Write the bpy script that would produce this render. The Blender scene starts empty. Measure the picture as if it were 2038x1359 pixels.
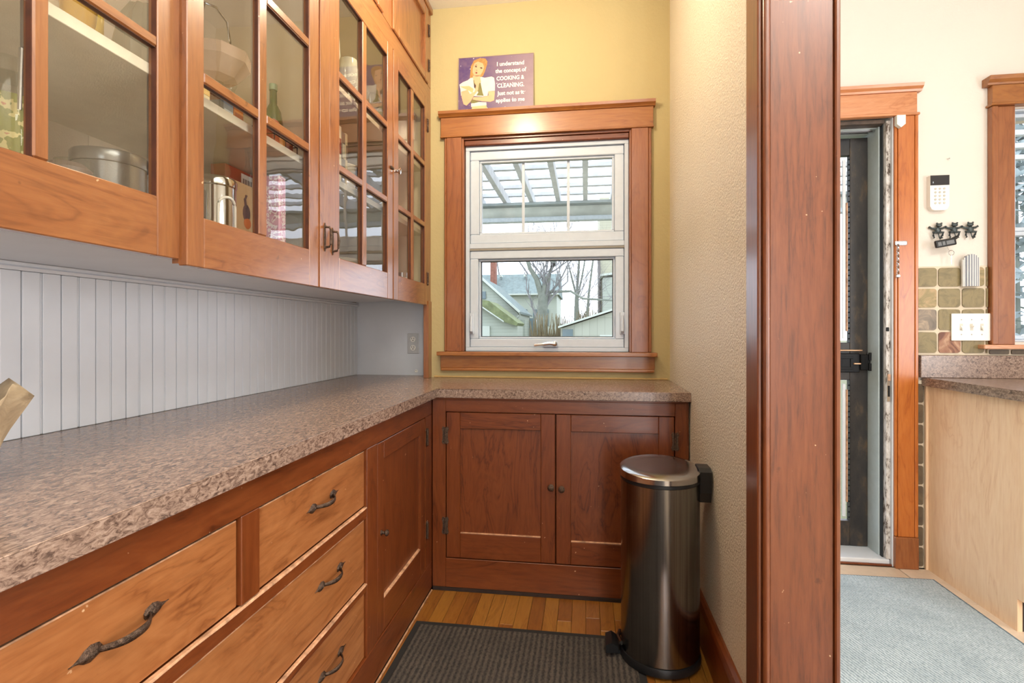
import bpy, bmesh, math, random
from mathutils import Vector, Matrix
random.seed(7)
R = math.radians
SC = bpy.context.scene
COL = SC.collection

# ------------------------------------------------------------------ camera, sky, lights, exposure
EYE = 1.1725
cd = bpy.data.cameras.new('camera'); CAM = bpy.data.objects.new('camera', cd); COL.objects.link(CAM)
CAM.location = (0, 0, EYE)
CAM.rotation_euler = (R(90), 0, math.atan(146 / 1041))
cd.sensor_fit = 'HORIZONTAL'; cd.sensor_width = 36; cd.lens = 36 * 1041 / 2038
cd.shift_y = -20.5 / 2038; cd.clip_start = 0.02; cd.clip_end = 300
SC.camera = CAM

W = bpy.data.worlds.new('overcast_sky'); SC.world = W; W.use_nodes = True
bg = W.node_tree.nodes['Background']
bg.inputs[0].default_value = (0.80, 0.88, 1.0, 1); bg.inputs[1].default_value = 3.1

def lamp(name, kind, loc, power, color, size, rot=(0, 0, 0), size_y=None):
    ld = bpy.data.lights.new(name, kind); ld.energy = power; ld.color = color
    if kind == 'AREA':
        ld.shape = 'RECTANGLE' if size_y else 'DISK'; ld.size = size
        if size_y: ld.size_y = size_y
    else: ld.shadow_soft_size = size
    o = bpy.data.objects.new(name, ld); COL.objects.link(o); o.location = loc; o.rotation_euler = rot
    return o
lamp('pantry_ceiling_light', 'POINT', (-0.42, 1.90, 2.60), 36, (1.0, 0.85, 0.62), 0.09)
lamp('added_ceiling_fill', 'AREA', (1.45, 0.15, 2.93), 36, (1.0, 0.97, 0.93), 1.1)  # fill panel added overhead, out of view, to brighten the room
lamp('kitchen_ceiling_light', 'POINT', (2.05, 1.05, 2.62), 8, (1.0, 0.95, 0.90), 0.14)
lamp('added_side_fill', 'AREA', (3.12, 0.0, 1.30), 58, (0.93, 0.96, 1.0), 1.5, (0, R(90), 0))  # added fill in place of a window; the side wall has none
lamp('added_uplight_fill', 'AREA', (0.35, -0.6, 2.0), 115, (0.97, 0.98, 1.0), 0.9, (R(180), 0, 0))  # unseen lamp added to bounce soft light off the ceiling
lamp('tall_window_daylight', 'AREA', (0.70, -2.5, 1.25), 22, (0.95, 0.97, 1.0), 0.12, (R(90), 0, 0), 1.7)
lamp('tall_window_daylight', 'AREA', (0.98, -2.5, 1.25), 22, (0.95, 0.97, 1.0), 0.12, (R(90), 0, 0), 1.7)

vs = SC.view_settings
vs.view_transform = 'Standard'; vs.look = 'None'; vs.gamma = 1.0; vs.use_curve_mapping = False; vs.exposure = 0.22
SC.display_settings.display_device = 'sRGB'
SC.cycles.use_denoising = True
SC.cycles.max_bounces = 10; SC.cycles.diffuse_bounces = 5; SC.cycles.glossy_bounces = 4
SC.cycles.transparent_max_bounces = 24; SC.cycles.sample_clamp_indirect = 6.0
SC.cycles.caustics_reflective = False; SC.cycles.caustics_refractive = False

# ------------------------------------------------------------------ materials
def lin(c):
    if isinstance(c, str):
        c = tuple(int(c[i:i + 2], 16) for i in (0, 2, 4))
    f = lambda v: v / 12.92 if v <= 0.04045 else ((v + 0.055) / 1.055) ** 2.4
    return tuple(f(v / 255) for v in c) + (1,)
class NT:
    def __init__(s, name):
        s.m = bpy.data.materials.new(name); s.m.use_nodes = True
        s.t = s.m.node_tree; s.b = s.t.nodes['Principled BSDF']; s.out = s.t.nodes['Material Output']
    def n(s, kind, props=None, **ins):
        nd = s.t.nodes.new(kind)
        for k, v in (props or {}).items(): setattr(nd, k, v)
        for k, v in ins.items():
            key = int(k[1:]) if k[0] == 'i' and k[1:].isdigit() else k.replace('_', ' ')
            s.set(nd.inputs[key], v)
        return nd
    def set(s, inp, v):
        if isinstance(v, bpy.types.NodeSocket): s.t.links.new(v, inp)
        else: inp.default_value = v
    def coords(s, scale=(1, 1, 1), rot=(0, 0, 0), rnd=True, src='Object'):
        tc = s.n('ShaderNodeTexCoord'); o = tc.outputs[src]
        if rnd:
            oi = s.n('ShaderNodeObjectInfo')
            mu = s.n('ShaderNodeVectorMath', {'operation': 'SCALE'}); s.set(mu.inputs[0], (13.1, 7.7, 21.3)); s.set(mu.inputs['Scale'], oi.outputs['Random'])
            ad = s.n('ShaderNodeVectorMath', {'operation': 'ADD'}); s.set(ad.inputs[0], o); s.set(ad.inputs[1], mu.outputs[0]); o = ad.outputs[0]
        mp = s.n('ShaderNodeMapping'); s.set(mp.inputs[0], o); mp.inputs['Scale'].default_value = scale; mp.inputs['Rotation'].default_value = rot
        return mp.outputs[0]
    def noise(s, vec, scale, detail=3, rough=0.55, dist=0.0):
        nd = s.n('ShaderNodeTexNoise'); s.set(nd.inputs['Vector'], vec)
        nd.inputs['Scale'].default_value = scale; nd.inputs['Detail'].default_value = detail
        nd.inputs['Roughness'].default_value = rough; nd.inputs['Distortion'].default_value = dist
        return nd.outputs['Fac']
    def ramp(s, fac, stops, mode='LINEAR'):
        nd = s.n('ShaderNodeValToRGB'); s.set(nd.inputs[0], fac); cr = nd.color_ramp; cr.interpolation = mode
        while len(cr.elements) < len(stops): cr.elements.new(0.5)
        for e, (p, c) in zip(cr.elements, stops):
            e.position = p; e.color = c if len(c) == 4 else lin(c)
        return nd.outputs[0]
    def mix(s, fac, a, b, mode='MIX'):
        nd = s.n('ShaderNodeMixRGB', {'blend_type': mode}); s.set(nd.inputs[0], fac); s.set(nd.inputs[1], a); s.set(nd.inputs[2], b)
        return nd.outputs[0]
    def bump(s, h, strength=0.2, dist=0.01):
        nd = s.n('ShaderNodeBump'); nd.inputs['Strength'].default_value = strength; nd.inputs['Distance'].default_value = dist
        s.set(nd.inputs['Height'], h); s.set(s.b.inputs['Normal'], nd.outputs[0])
    def base(s, c): s.set(s.b.inputs['Base Color'], c if not isinstance(c, (str, tuple)) or (isinstance(c, tuple) and len(c) == 4) else lin(c))
    def p(s, **k):
        for a, v in k.items(): s.set(s.b.inputs[a.replace('_', ' ')], v)
        return s

def plain(name, c, rough=0.5, metal=0.0, var=0.06, nscale=30, bump=0.0, **kw):
    t = NT(name); v = t.coords(); f = t.noise(v, nscale, 3)
    lo = tuple(max(0, x * (1 - var)) for x in lin(c)[:3]) + (1,); hi = tuple(min(1, x * (1 + var)) for x in lin(c)[:3]) + (1,)
    t.base(t.ramp(f, [(0.3, lo), (0.7, hi)])); t.p(Roughness=rough, Metallic=metal, **kw)
    if bump: t.bump(t.noise(t.coords(), nscale * 4, 3), bump, 0.004)
    return t.m

def wood(name, axis, dark, mid, light, rough=0.34, wear=0.0, fig=1.0, coat=0.25, ring=0.5):
    t = NT(name)
    st = {'X': (0.09, 1, 1), 'Y': (1, 0.09, 1), 'Z': (1, 1, 0.09)}[axis]
    sf = {'X': (0.22, 1, 1), 'Y': (1, 0.22, 1), 'Z': (1, 1, 0.22)}[axis]
    v = t.coords(st); v2 = t.coords(sf)
    big = t.noise(v2, 7 * fig, 4, 0.55, 1.6)
    wv = t.n('ShaderNodeMath', {'operation': 'PINGPONG'}); ms = t.n('ShaderNodeMath', {'operation': 'MULTIPLY'}); t.set(ms.inputs[0], big); ms.inputs[1].default_value = 7.0
    t.set(wv.inputs[0], ms.outputs[0]); wv.inputs[1].default_value = 1.0
    fine = t.noise(v, 90, 5, 0.65, 0.3)
    c1 = t.ramp(wv.outputs[0], [(0.0, dark), (0.14, mid), (0.6, light), (1.0, mid)])
    c2 = t.ramp(fine, [(0.3, dark), (0.5, mid), (0.72, light)])
    c = t.mix(1 - ring, c1, c2)
    blotch = t.noise(t.coords((1, 1, 1)), 5, 4, 0.6)
    c = t.mix(t.ramp(blotch, [(0.35, (0, 0, 0, 1)), (0.7, (0.5, 0.5, 0.5, 1))]), c, lin(mid) if not isinstance(mid, tuple) else lin(mid))
    if wear:
        sp = t.noise(t.coords((1, 1, 1)), 55, 2, 0.5)
        c = t.mix(t.ramp(sp, [(0.765 - wear * 0.02, (0, 0, 0, 1)), (0.785, (0.8, 0.8, 0.8, 1))]), c, lin('D9B48C'))
        ds = t.noise(t.coords((1, 1, 1), (0.4, 0.2, 0.9)), 22, 3, 0.6)
        c = t.mix(t.ramp(ds, [(0.70, (0, 0, 0, 1)), (0.78, (0.55, 0.55, 0.55, 1))]), c, lin('3A1B0E'))
    t.base(c); t.p(Roughness=rough, Coat_Weight=coat, Coat_Roughness=0.22, Coat_IOR=1.7)
    t.bump(fine, 0.08, 0.002)
    return t.m
REDS = ('3E1A08', '6A3213', '7C421E')
WZ = wood('cherry_wood_vertical', 'Z', *REDS, wear=1.0, coat=0.12); WX = wood('cherry_wood_across', 'X', *REDS, wear=1.0, coat=0.12); WY = wood('cherry_wood_along', 'Y', *REDS, wear=1.0, coat=0.12)
HONEY = ('5C3015', '86502A', '9A6438')
UZ = wood('amber_wood_vertical', 'Z', *HONEY, rough=0.3, wear=0.4, coat=0.6); UY = wood('amber_wood_along', 'Y', *HONEY, rough=0.3, wear=0.4, coat=0.6)
DY = wood('drawer_wood', 'Y', '6A3A1B', '965C32', 'AC7244', rough=0.33, wear=1.0, fig=0.8)
CASX = wood('window_casing_across', 'X', '74401A', '945A28', 'A46C34', rough=0.36); CASZ = wood('window_casing_vertical', 'Z', '6C3A1A', '8C5028', '9A6034', rough=0.36)
POSTW = wood('dark_stained_post_wood', 'Z', '46220E', '6E391C', '7E4726', rough=0.36, wear=1.0, ring=0.15)
RAW = plain('worn_bare_wood_edge', 'BC9070', 0.35, var=0.45, nscale=40)
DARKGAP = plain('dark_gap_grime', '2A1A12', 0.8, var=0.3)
MAPLE = wood('pale_maple_veneer', 'Z', 'D0A482', 'E6C4A0', 'EED2B2', rough=0.42, fig=0.7, coat=0.05)
def oak(i, c): return wood('oak_plank_%d' % i, 'Y', *c, rough=0.32, fig=1.4, coat=0.3)
OAKS = [oak(0, ('5E320F', '86521C', '98662A')), oak(1, ('542C0E', '784618', '8A5822')), oak(2, ('663C12', '905E22', 'A07030'))]

def wallmat(name, c, bump, nscale, rough=0.7):
    t = NT(name); v = t.coords(rnd=False)
    f = t.noise(v, 1.6, 3); lo = tuple(x * 0.95 for x in lin(c)[:3]) + (1,)
    t.base(t.ramp(f, [(0.3, lo), (0.7, lin(c))])); t.p(Roughness=rough)
    t.bump(t.noise(v, nscale, 4, 0.6), bump, 0.016); return t.m
YELLOW = wallmat('ochre_yellow_wall_paint', 'B6A678', 0.12, 60)
STUCCO = wallmat('ochre_stippled_wall_paint', 'EAE2D0', 0.6, 130, 0.30)
CREAM = wallmat('cream_wall_paint', 'E0D8CE', 0.08, 90)
CEIL = wallmat('ceiling_paint', 'E0DBCC', 0.1, 60)
WHITEP = plain('white_gloss_paint', 'D4D8DE', 0.35, var=0.03, nscale=8)
GREYGAP = plain('groove_grey', '9B988C', 0.8, var=0.15, nscale=60)  # grey that shows in the grooves between the white boards
INSIDE = plain('cream_cabinet_interior', 'C8BAA6', 0.6, var=0.05, nscale=6)
VINYL = plain('white_vinyl', 'C4CEDA', 0.35, var=0.03)
VSEAL = plain('black_glazing_seal', '24272A', 0.6)

def glassmat(name, tint=(1, 1, 1, 1), ior=1.5, rough=0.0, wave=0.0):
    t = NT(name); fr = t.n('ShaderNodeFresnel', IOR=ior); tr = t.n('ShaderNodeBsdfTransparent', Color=tint)
    ge = t.n('ShaderNodeNewGeometry'); fc = t.n('ShaderNodeMath', {'operation': 'SUBTRACT'}); fc.inputs[0].default_value = 1.0; t.set(fc.inputs[1], ge.outputs['Backfacing'])
    ml = t.n('ShaderNodeMath', {'operation': 'MULTIPLY'}); t.set(ml.inputs[0], fr.outputs[0]); t.set(ml.inputs[1], fc.outputs[0])
    gl = t.n('ShaderNodeBsdfGlossy', Roughness=rough); mx = t.n('ShaderNodeMixShader')
    if wave:
        bp = t.n('ShaderNodeBump'); bp.inputs['Strength'].default_value = wave; bp.inputs['Distance'].default_value = 0.01
        t.set(bp.inputs['Height'], t.noise(t.coords(), 7, 2)); t.set(gl.inputs['Normal'], bp.outputs[0])
    t.set(mx.inputs[0], ml.outputs[0]); t.set(mx.inputs[1], tr.outputs[0]); t.set(mx.inputs[2], gl.outputs[0])
    t.t.links.new(mx.outputs[0], t.out.inputs[0]); t.t.nodes.remove(t.b); return t.m
GLASS = glassmat('clear_glass'); WAVY = glassmat('old_wavy_glass', (0.98, 0.98, 0.96, 1), 2.3, 0.0, 0.05)
JARGLASS = glassmat('jar_glass', (0.93, 0.95, 0.93, 1), 1.6)
GREENGLASS = glassmat('green_bottle_glass', (0.35, 0.55, 0.25, 1), 1.5)

def laminate():
    t = NT('brown_granite_laminate'); v = t.coords((1, 1, 1), rnd=False)
    a = t.noise(t.coords((1, 0.45, 1), rnd=False), 125, 6, 0.7, 1.0); b = t.noise(v, 11, 3, 0.6, 0.5)
    c = t.ramp(a, [(0.36, '3A2A24'), (0.45, '705A4E'), (0.55, '988071'), (0.72, 'B8A292')])
    c = t.mix(t.ramp(b, [(0.35, (0, 0, 0, 1)), (0.65, (0.3, 0.3, 0.3, 1))]), c, lin('8E786C'))
    t.base(c); t.p(Roughness=0.23); return t.m
LAM = laminate()
IRON = plain('dark_bronze_hardware', '5E4C40', 0.28, 0.85, var=0.6, nscale=160, bump=0.6)
BLACKM = plain('black_iron', '17181A', 0.5, 0.6, var=0.3, nscale=90)
CHROME = plain('bright_chrome', 'D4D6D8', 0.12, 1.0, var=0.02)
BLACKPL = plain('black_plastic', '121315', 0.38, var=0.2)
WHITEPL = plain('white_plastic', 'EDEAE2', 0.35, var=0.02)
def steelmat():
    t = NT('brushed_stainless_steel'); f = t.noise(t.coords((1, 1, 0.01)), 160, 3, 0.6)
    t.base(t.ramp(f, [(0.3, '74726F'), (0.7, '908E8A')])); t.p(Metallic=1.0, Roughness=0.2, Anisotropic=0.5); return t.m
STEEL = steelmat()
def ribmat(name, c1, c2, ang, freq, lump):
    t = NT(name); v = t.coords((1, 1, 1), (0, 0, ang), rnd=False)
    wv = t.n('ShaderNodeTexWave', {'bands_direction': 'X'}); t.set(wv.inputs['Vector'], v); wv.inputs['Scale'].default_value = freq; wv.inputs['Distortion'].default_value = 2.0; wv.inputs['Detail'].default_value = 3; wv.inputs['Detail Scale'].default_value = lump
    n = t.noise(t.coords((1, 0.45, 1), (0, 0, ang), rnd=False), 150, 4, 0.75); n2 = t.noise(v, 6, 4, 0.6)
    h = t.n('ShaderNodeMath', {'operation': 'MULTIPLY_ADD'}); t.set(h.inputs[0], wv.outputs['Fac']); h.inputs[1].default_value = 0.35; t.set(h.inputs[2], n)
    c = t.ramp(h.outputs[0], [(0.42, c1), (0.85, c2)])
    c = t.mix(t.ramp(n2, [(0.4, (0, 0, 0, 1)), (0.75, (0.45, 0.45, 0.45, 1))]), c, lin(c1))
    t.base(c); t.p(Roughness=0.95); t.bump(h.outputs[0], 0.7, 0.005); return t.m
MATBLACK = ribmat('charcoal_ribbed_carpet', '1B1816', '50473F', 0.0, 16, 6)
MATGREY = ribmat('blue_grey_ribbed_carpet', '76868F', 'BCC8CF', R(-19), 26, 4)
RUBBER = plain('black_rubber_border', '1C1A19', 0.85)

# ------------------------------------------------------------------ mesh builder
class B:
    def __init__(s): s.bm = bmesh.new()
    def box(s, x0, x1, y0, y1, z0, z1, bev=0.0, seg=1):
        vs_ = bmesh.ops.create_cube(s.bm, size=1.0)['verts']
        for v in vs_:
            v.co = Vector(((x0 + x1) / 2 + v.co.x * (x1 - x0), (y0 + y1) / 2 + v.co.y * (y1 - y0), (z0 + z1) / 2 + v.co.z * (z1 - z0)))
        if bev:
            es = list({e for v in vs_ for e in v.link_edges})
            bmesh.ops.bevel(s.bm, geom=es, offset=bev, segments=seg, affect='EDGES', profile=0.6)
        return s
    def prism(s, poly, axis, a, b):
        """poly: 2-D points; axis: direction of extrusion"""
        def co(p, t):
            return {'X': (t, p[0], p[1]), 'Y': (p[0], t, p[1]), 'Z': (p[0], p[1], t)}[axis]
        va = [s.bm.verts.new(co(p, a)) for p in poly]; vb = [s.bm.verts.new(co(p, b)) for p in poly]
        n = len(poly); s.bm.faces.new(va); s.bm.faces.new(vb[::-1])
        for i in range(n): s.bm.faces.new((va[i], vb[i], vb[(i + 1) % n], va[(i + 1) % n]))
        return s
    def lathe(s, prof, c=(0, 0, 0), n=28, axis='Z', sx=1, sy=1, cap=True):
        rings = []
        for r, h in prof:
            ring = []
            for i in range(n):
                a = 2 * math.pi * i / n; p, q = r * math.cos(a) * sx, r * math.sin(a) * sy
                co = {'Z': (p, q, h), 'X': (h, p, q), 'Y': (p, h, q)}[axis]
                ring.append(s.bm.verts.new((c[0] + co[0], c[1] + co[1], c[2] + co[2])))
            rings.append(ring)
        for a, b in zip(rings, rings[1:]):
            for i in range(n): s.bm.faces.new((a[i], a[(i + 1) % n], b[(i + 1) % n], b[i]))
        if cap:
            s.bm.faces.new(rings[0][::-1]); s.bm.faces.new(rings[-1])
        return s
    def tube(s, pts, rad, n=8, flat=None):
        pts = [Vector(p) for p in pts]; m = len(pts); rr = rad if isinstance(rad, (list, tuple)) else [rad] * m
        rings = []; up = Vector((0, 0, 1))
        for i, p in enumerate(pts):
            d = (pts[min(i + 1, m - 1)] - pts[max(i - 1, 0)]).normalized()
            u = up if abs(d.dot(up)) < 0.95 else Vector((1, 0, 0))
            a = d.cross(u).normalized(); b = a.cross(d).normalized()
            k = flat or 1.0
            rings.append([s.bm.verts.new(p + a * (rr[i] * math.cos(2 * math.pi * j / n) * k) + b * (rr[i] * math.sin(2 * math.pi * j / n))) for j in range(n)])
        for a, b in zip(rings, rings[1:]):
            for i in range(n): s.bm.faces.new((a[i], a[(i + 1) % n], b[(i + 1) % n], b[i]))
        s.bm.faces.new(rings[0][::-1]); s.bm.faces.new(rings[-1]); return s
    def ball(s, c, r, seg=16, sc=(1, 1, 1)):
        vs_ = bmesh.ops.create_uvsphere(s.bm, u_segments=seg, v_segments=max(6, seg // 2), radius=1.0)['verts']
        for v in vs_: v.co = Vector((c[0] + v.co.x * r * sc[0], c[1] + v.co.y * r * sc[1], c[2] + v.co.z * r * sc[2]))
        return s
    def grid(s, rows):
        vv = [[s.bm.verts.new(p) for p in r] for r in rows]
        for a, b in zip(vv, vv[1:]):
            for i in range(len(a) - 1): s.bm.faces.new((a[i], a[i + 1], b[i + 1], b[i]))
        return s
    def xf(s, M): bmesh.ops.transform(s.bm, matrix=M, verts=s.bm.verts); return s

def wpos(o):
    p = Vector((0, 0, 0))
    while o is not None: p += o.location; o = o.parent
    return p
def obj(name, b, m, parent=None, smooth=False, solid=0.0, local=False):
    """link the builder as one mesh object; vertices are given in world space unless local"""
    bmesh.ops.recalc_face_normals(b.bm, faces=b.bm.faces)
    me = bpy.data.meshes.new(name)
    origin = Vector((0, 0, 0))
    if parent is not None: origin = wpos(parent)
    elif not local and len(b.bm.verts):
        xs = [v.co for v in b.bm.verts]
        origin = Vector(((min(v.x for v in xs) + max(v.x for v in xs)) / 2, (min(v.y for v in xs) + max(v.y for v in xs)) / 2, min(v.z for v in xs)))
    if not local: bmesh.ops.translate(b.bm, verts=b.bm.verts, vec=-origin)
    b.bm.to_mesh(me); b.bm.free()
    me.materials.append(m)
    if smooth:
        for p in me.polygons: p.use_smooth = True
        me.set_sharp_from_angle(angle=R(38))
    o = bpy.data.objects.new(name, me); COL.objects.link(o)
    if parent is not None: o.parent = parent
    elif not local: o.location = origin
    if solid:
        md = o.modifiers.new('thickness', 'SOLIDIFY'); md.thickness = solid
    return o
def tag(o, label, cat, group=None):
    o['label'] = label; o['category'] = cat
    if group: o['group'] = group
    return o
def thing(name, label, cat, loc, group=None):
    o = bpy.data.objects.new(name, None); COL.objects.link(o); o.location = loc; o.empty_display_size = 0.05
    return tag(o, label, cat, group)
def part(name, parent):
    o = bpy.data.objects.new(name, None); COL.objects.link(o); o.parent = parent; o.empty_display_size = 0.03; return o
def struct(name, b, m, label=None, smooth=False):
    o = obj(name, b, m, smooth=smooth); o['kind'] = 'structure'
    if label: o['label'] = label
    return o
def sroot(name, loc, label=None):
    o = bpy.data.objects.new(name, None); COL.objects.link(o); o.location = loc; o['kind'] = 'structure'
    if label: o['label'] = label
    return o
def bx(name, m, parent, x0, x1, y0, y1, z0, z1, bev=0.0015, seg=1):
    return obj(name, B().box(x0, x1, y0, y1, z0, z1, bev, seg), m, parent)
def text_mesh(s, size):
    cu = bpy.data.curves.new('t', 'FONT'); cu.body = s; cu.size = size; cu.extrude = 0.0003; cu.offset = 0.0006; cu.align_x = 'LEFT'; cu.resolution_u = 3
    o = bpy.data.objects.new('t', cu); COL.objects.link(o)
    bpy.context.view_layer.update()
    me = bpy.data.meshes.new_from_object(o.evaluated_get(bpy.context.evaluated_depsgraph_get()))
    bpy.data.objects.remove(o); bpy.data.curves.remove(cu); return me

def wall_xz(x0, x1, z0, z1, yf, yb, holes):
    xs = sorted({x0, x1, *[h[0] for h in holes], *[h[1] for h in holes]}); zs = sorted({z0, z1, *[h[2] for h in holes], *[h[3] for h in holes]})
    b = B(); V = {}
    def v(i, j, k):
        if (i, j, k) not in V: V[(i, j, k)] = b.bm.verts.new((xs[i], yf if k == 0 else yb, zs[j]))
        return V[(i, j, k)]
    def solid(i, j):
        if not (0 <= i < len(xs) - 1 and 0 <= j < len(zs) - 1): return False
        cx, cz = (xs[i] + xs[i + 1]) / 2, (zs[j] + zs[j + 1]) / 2
        return not any(h[0] < cx < h[1] and h[2] < cz < h[3] for h in holes)
    for i in range(len(xs) - 1):
        for j in range(len(zs) - 1):
            if not solid(i, j): continue
            b.bm.faces.new((v(i, j, 0), v(i + 1, j, 0), v(i + 1, j + 1, 0), v(i, j + 1, 0)))
            b.bm.faces.new((v(i, j, 1), v(i, j + 1, 1), v(i + 1, j + 1, 1), v(i + 1, j, 1)))
            if not solid(i - 1, j): b.bm.faces.new((v(i, j, 0), v(i, j + 1, 0), v(i, j + 1, 1), v(i, j, 1)))
            if not solid(i + 1, j): b.bm.faces.new((v(i + 1, j, 0), v(i + 1, j, 1), v(i + 1, j + 1, 1), v(i + 1, j + 1, 0)))
            if not solid(i, j - 1): b.bm.faces.new((v(i, j, 0), v(i, j, 1), v(i + 1, j, 1), v(i + 1, j, 0)))
            if not solid(i, j + 1): b.bm.faces.new((v(i, j + 1, 0), v(i + 1, j + 1, 0), v(i + 1, j + 1, 1), v(i, j + 1, 1)))
    return b

# ------------------------------------------------------------------ room shell
YB = 2.85; XL = -1.357; XR = 0.4415; ZC = 2.98
struct('wall_back', wall_xz(-0.885, 0.52, 0, ZC, YB, 3.06, [(-0.672, 0.238, 1.06, 2.247)]), YELLOW, 'ochre yellow pantry wall around the white window')
struct('wall_alcove', B().box(XL - 0.1, -0.886, 2.97, 3.06, 0, ZC), WHITEP, 'white painted end wall of the counter alcove')
struct('wall_kitchen', wall_xz(0.5205, 3.2, 0, ZC, YB, 3.06, [(0.62, 1.514, 0, 2.25), (2.055, 2.95, 1.12, 2.25)]), CREAM, 'cream kitchen wall with the door and tiled corner')
struct('wall_right', B().box(XR, 0.592, 1.372, YB, 0, ZC), STUCCO, 'stippled ochre wall between pantry and wooden post')
wl = struct('wall_left', B().box(XL - 0.1, XL, -2.6, 2.97, 0, ZC), GREYGAP, 'white beadboard wall above the long counter')
struct('wall_front', B().box(-1.5, 3.3, -2.7, -2.6, 0, ZC), CREAM)
struct('wall_side', B().box(3.2, 3.3, -2.6, 3.06, 0, ZC), CREAM)
struct('ceiling', B().box(-1.5, 3.3, -2.7, 3.06, ZC, ZC + 0.1), CEIL, 'pale ceiling')
fl = struct('floor', B().box(-1.5, 0.52, -2.7, 3.06, -0.1, -0.014), DARKGAP, 'oak strip pantry floor')
kf = struct('floor_kitchen', B().box(0.5205, 3.3, -2.7, 3.06, -0.1, -0.010), plain('pale_grout', 'B9A793', 0.9), 'beige tiled kitchen floor')
# oak strips
pw = 0.0575; x = -0.688; i = 0
while x < 0.44:
    cut = [1.30 + 0.9 * random.random(), 2.34]
    if 1.7 < cut[0] < 2.02: cut[0] += 0.25
    if cut[0] > 2.2: cut[0] = 2.16
    ys = [1.0, cut[0], 2.34]
    for a, b_ in zip(ys, ys[1:]):
        bx('plank', OAKS[(i * 7 + int(a * 10)) % 3], fl, x + 0.0006, min(x + pw - 0.0006, 0.4405), a + 0.0005, b_ - 0.0005, -0.0139, -random.random() * 0.0006, 0.0008)
    x += pw; i += 1
# kitchen floor tiles
def tilemat(i, c):
    t = NT('floor_tile_%d' % i); f = t.noise(t.coords(), 9, 5, 0.65, 0.6)
    lo = tuple(v * 0.8 for v in lin(c)[:3]) + (1,); t.base(t.ramp(f, [(0.3, lo), (0.65, lin(c))])); t.p(Roughness=0.4); return t.m
FT = [tilemat(0, 'D8C3AC'), tilemat(1, 'D0B89F'), tilemat(2, 'DECBB6')]
tx = 1.535 - 0.335 * 3
for a in range(6):
    for c in range(6):
        x0, y0 = tx + a * 0.335, 2.84 - 0.335 * (c + 1)
        x0c = max(x0, 0.61)
        if x0 + 0.33 < 0.65: continue
        bx('tile', FT[(a * 5 + c * 3) % 3], kf, x0c, x0 + 0.330, y0, y0 + 0.330, -0.0099, 0.0, 0.002)
# beadboard boards on the left wall
y = 0.555; k = 0
while y < 2.96:
    e = min(y + 0.0484, 2.967); odd = k % 2
    bx('bead_board', WHITEP, wl, XL + 0.0003, XL + 0.009 + 0.001 * random.random(), y, e - (0.0062 if odd else 0.0026), 0.9145, 1.318, 0.0020, 2)
    if odd: obj('bead', B().tube([(XL + 0.0068, e - 0.0030, 0.916), (XL + 0.0068, e - 0.0030, 1.317)], 0.0019, 6), WHITEP, wl, True)
    y += 0.0484; k += 1
bx('bead_board', WHITEP, wl, XL + 0.0003, XL + 0.009, -0.7, 0.552, 0.9145, 1.318, 0.002)
obj('bead_cap_moulding', B().prism([(XL + 0.0003, 1.3185), (XL + 0.016, 1.3185), (XL + 0.020, 1.326), (XL + 0.013, 1.331), (XL + 0.018, 1.338), (XL + 0.0003, 1.338)], 'Y', -0.7, 2.969), WHITEP, wl)
# baseboard along the right pantry wall
bb = sroot('baseboard_right', (0.43, 1.46, 0), 'reddish wood baseboard behind the trash can')
obj('board', B().prism([(0.4410, 0), (0.4235, 0), (0.4235, 0.135), (0.427, 0.148), (0.4410, 0.148)], 'Y', 1.456, 2.30), WY, bb)
obj('cap', B().prism([(0.4410, 0.1485), (0.426, 0.1485), (0.420, 0.158), (0.424, 0.170), (0.434, 0.178), (0.4410, 0.178)], 'Y', 1.456, 2.30), WY, bb)
# wooden post: jamb with two casings closing the wall end
ps = sroot('trim_1', (0.52, 1.36, 0), 'wide dark wooden door jamb with casings, floor to ceiling')
bx('jamb', POSTW, ps, 0.447, 0.5925, 1.356, 1.3715, 0, ZC - 0.002, 0.002)
obj('casing', B().prism([(0.4195, 1.362), (0.4225, 1.3585), (0.4275, 1.3585), (0.4405, 1.366), (0.4405, 1.449), (0.4195, 1.449)], 'Z', 0.0, ZC - 0.002), POSTW, ps)
obj('stop_bead', B().tube([(0.4375, 1.3515, 0.001), (0.4375, 1.3515, ZC - 0.003)], 0.0085, 10), POSTW, ps, True)
bx('casing', POSTW, ps, 0.5930, 0.6050, 1.347, 1.45, 0, ZC - 0.002, 0.003)

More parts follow.
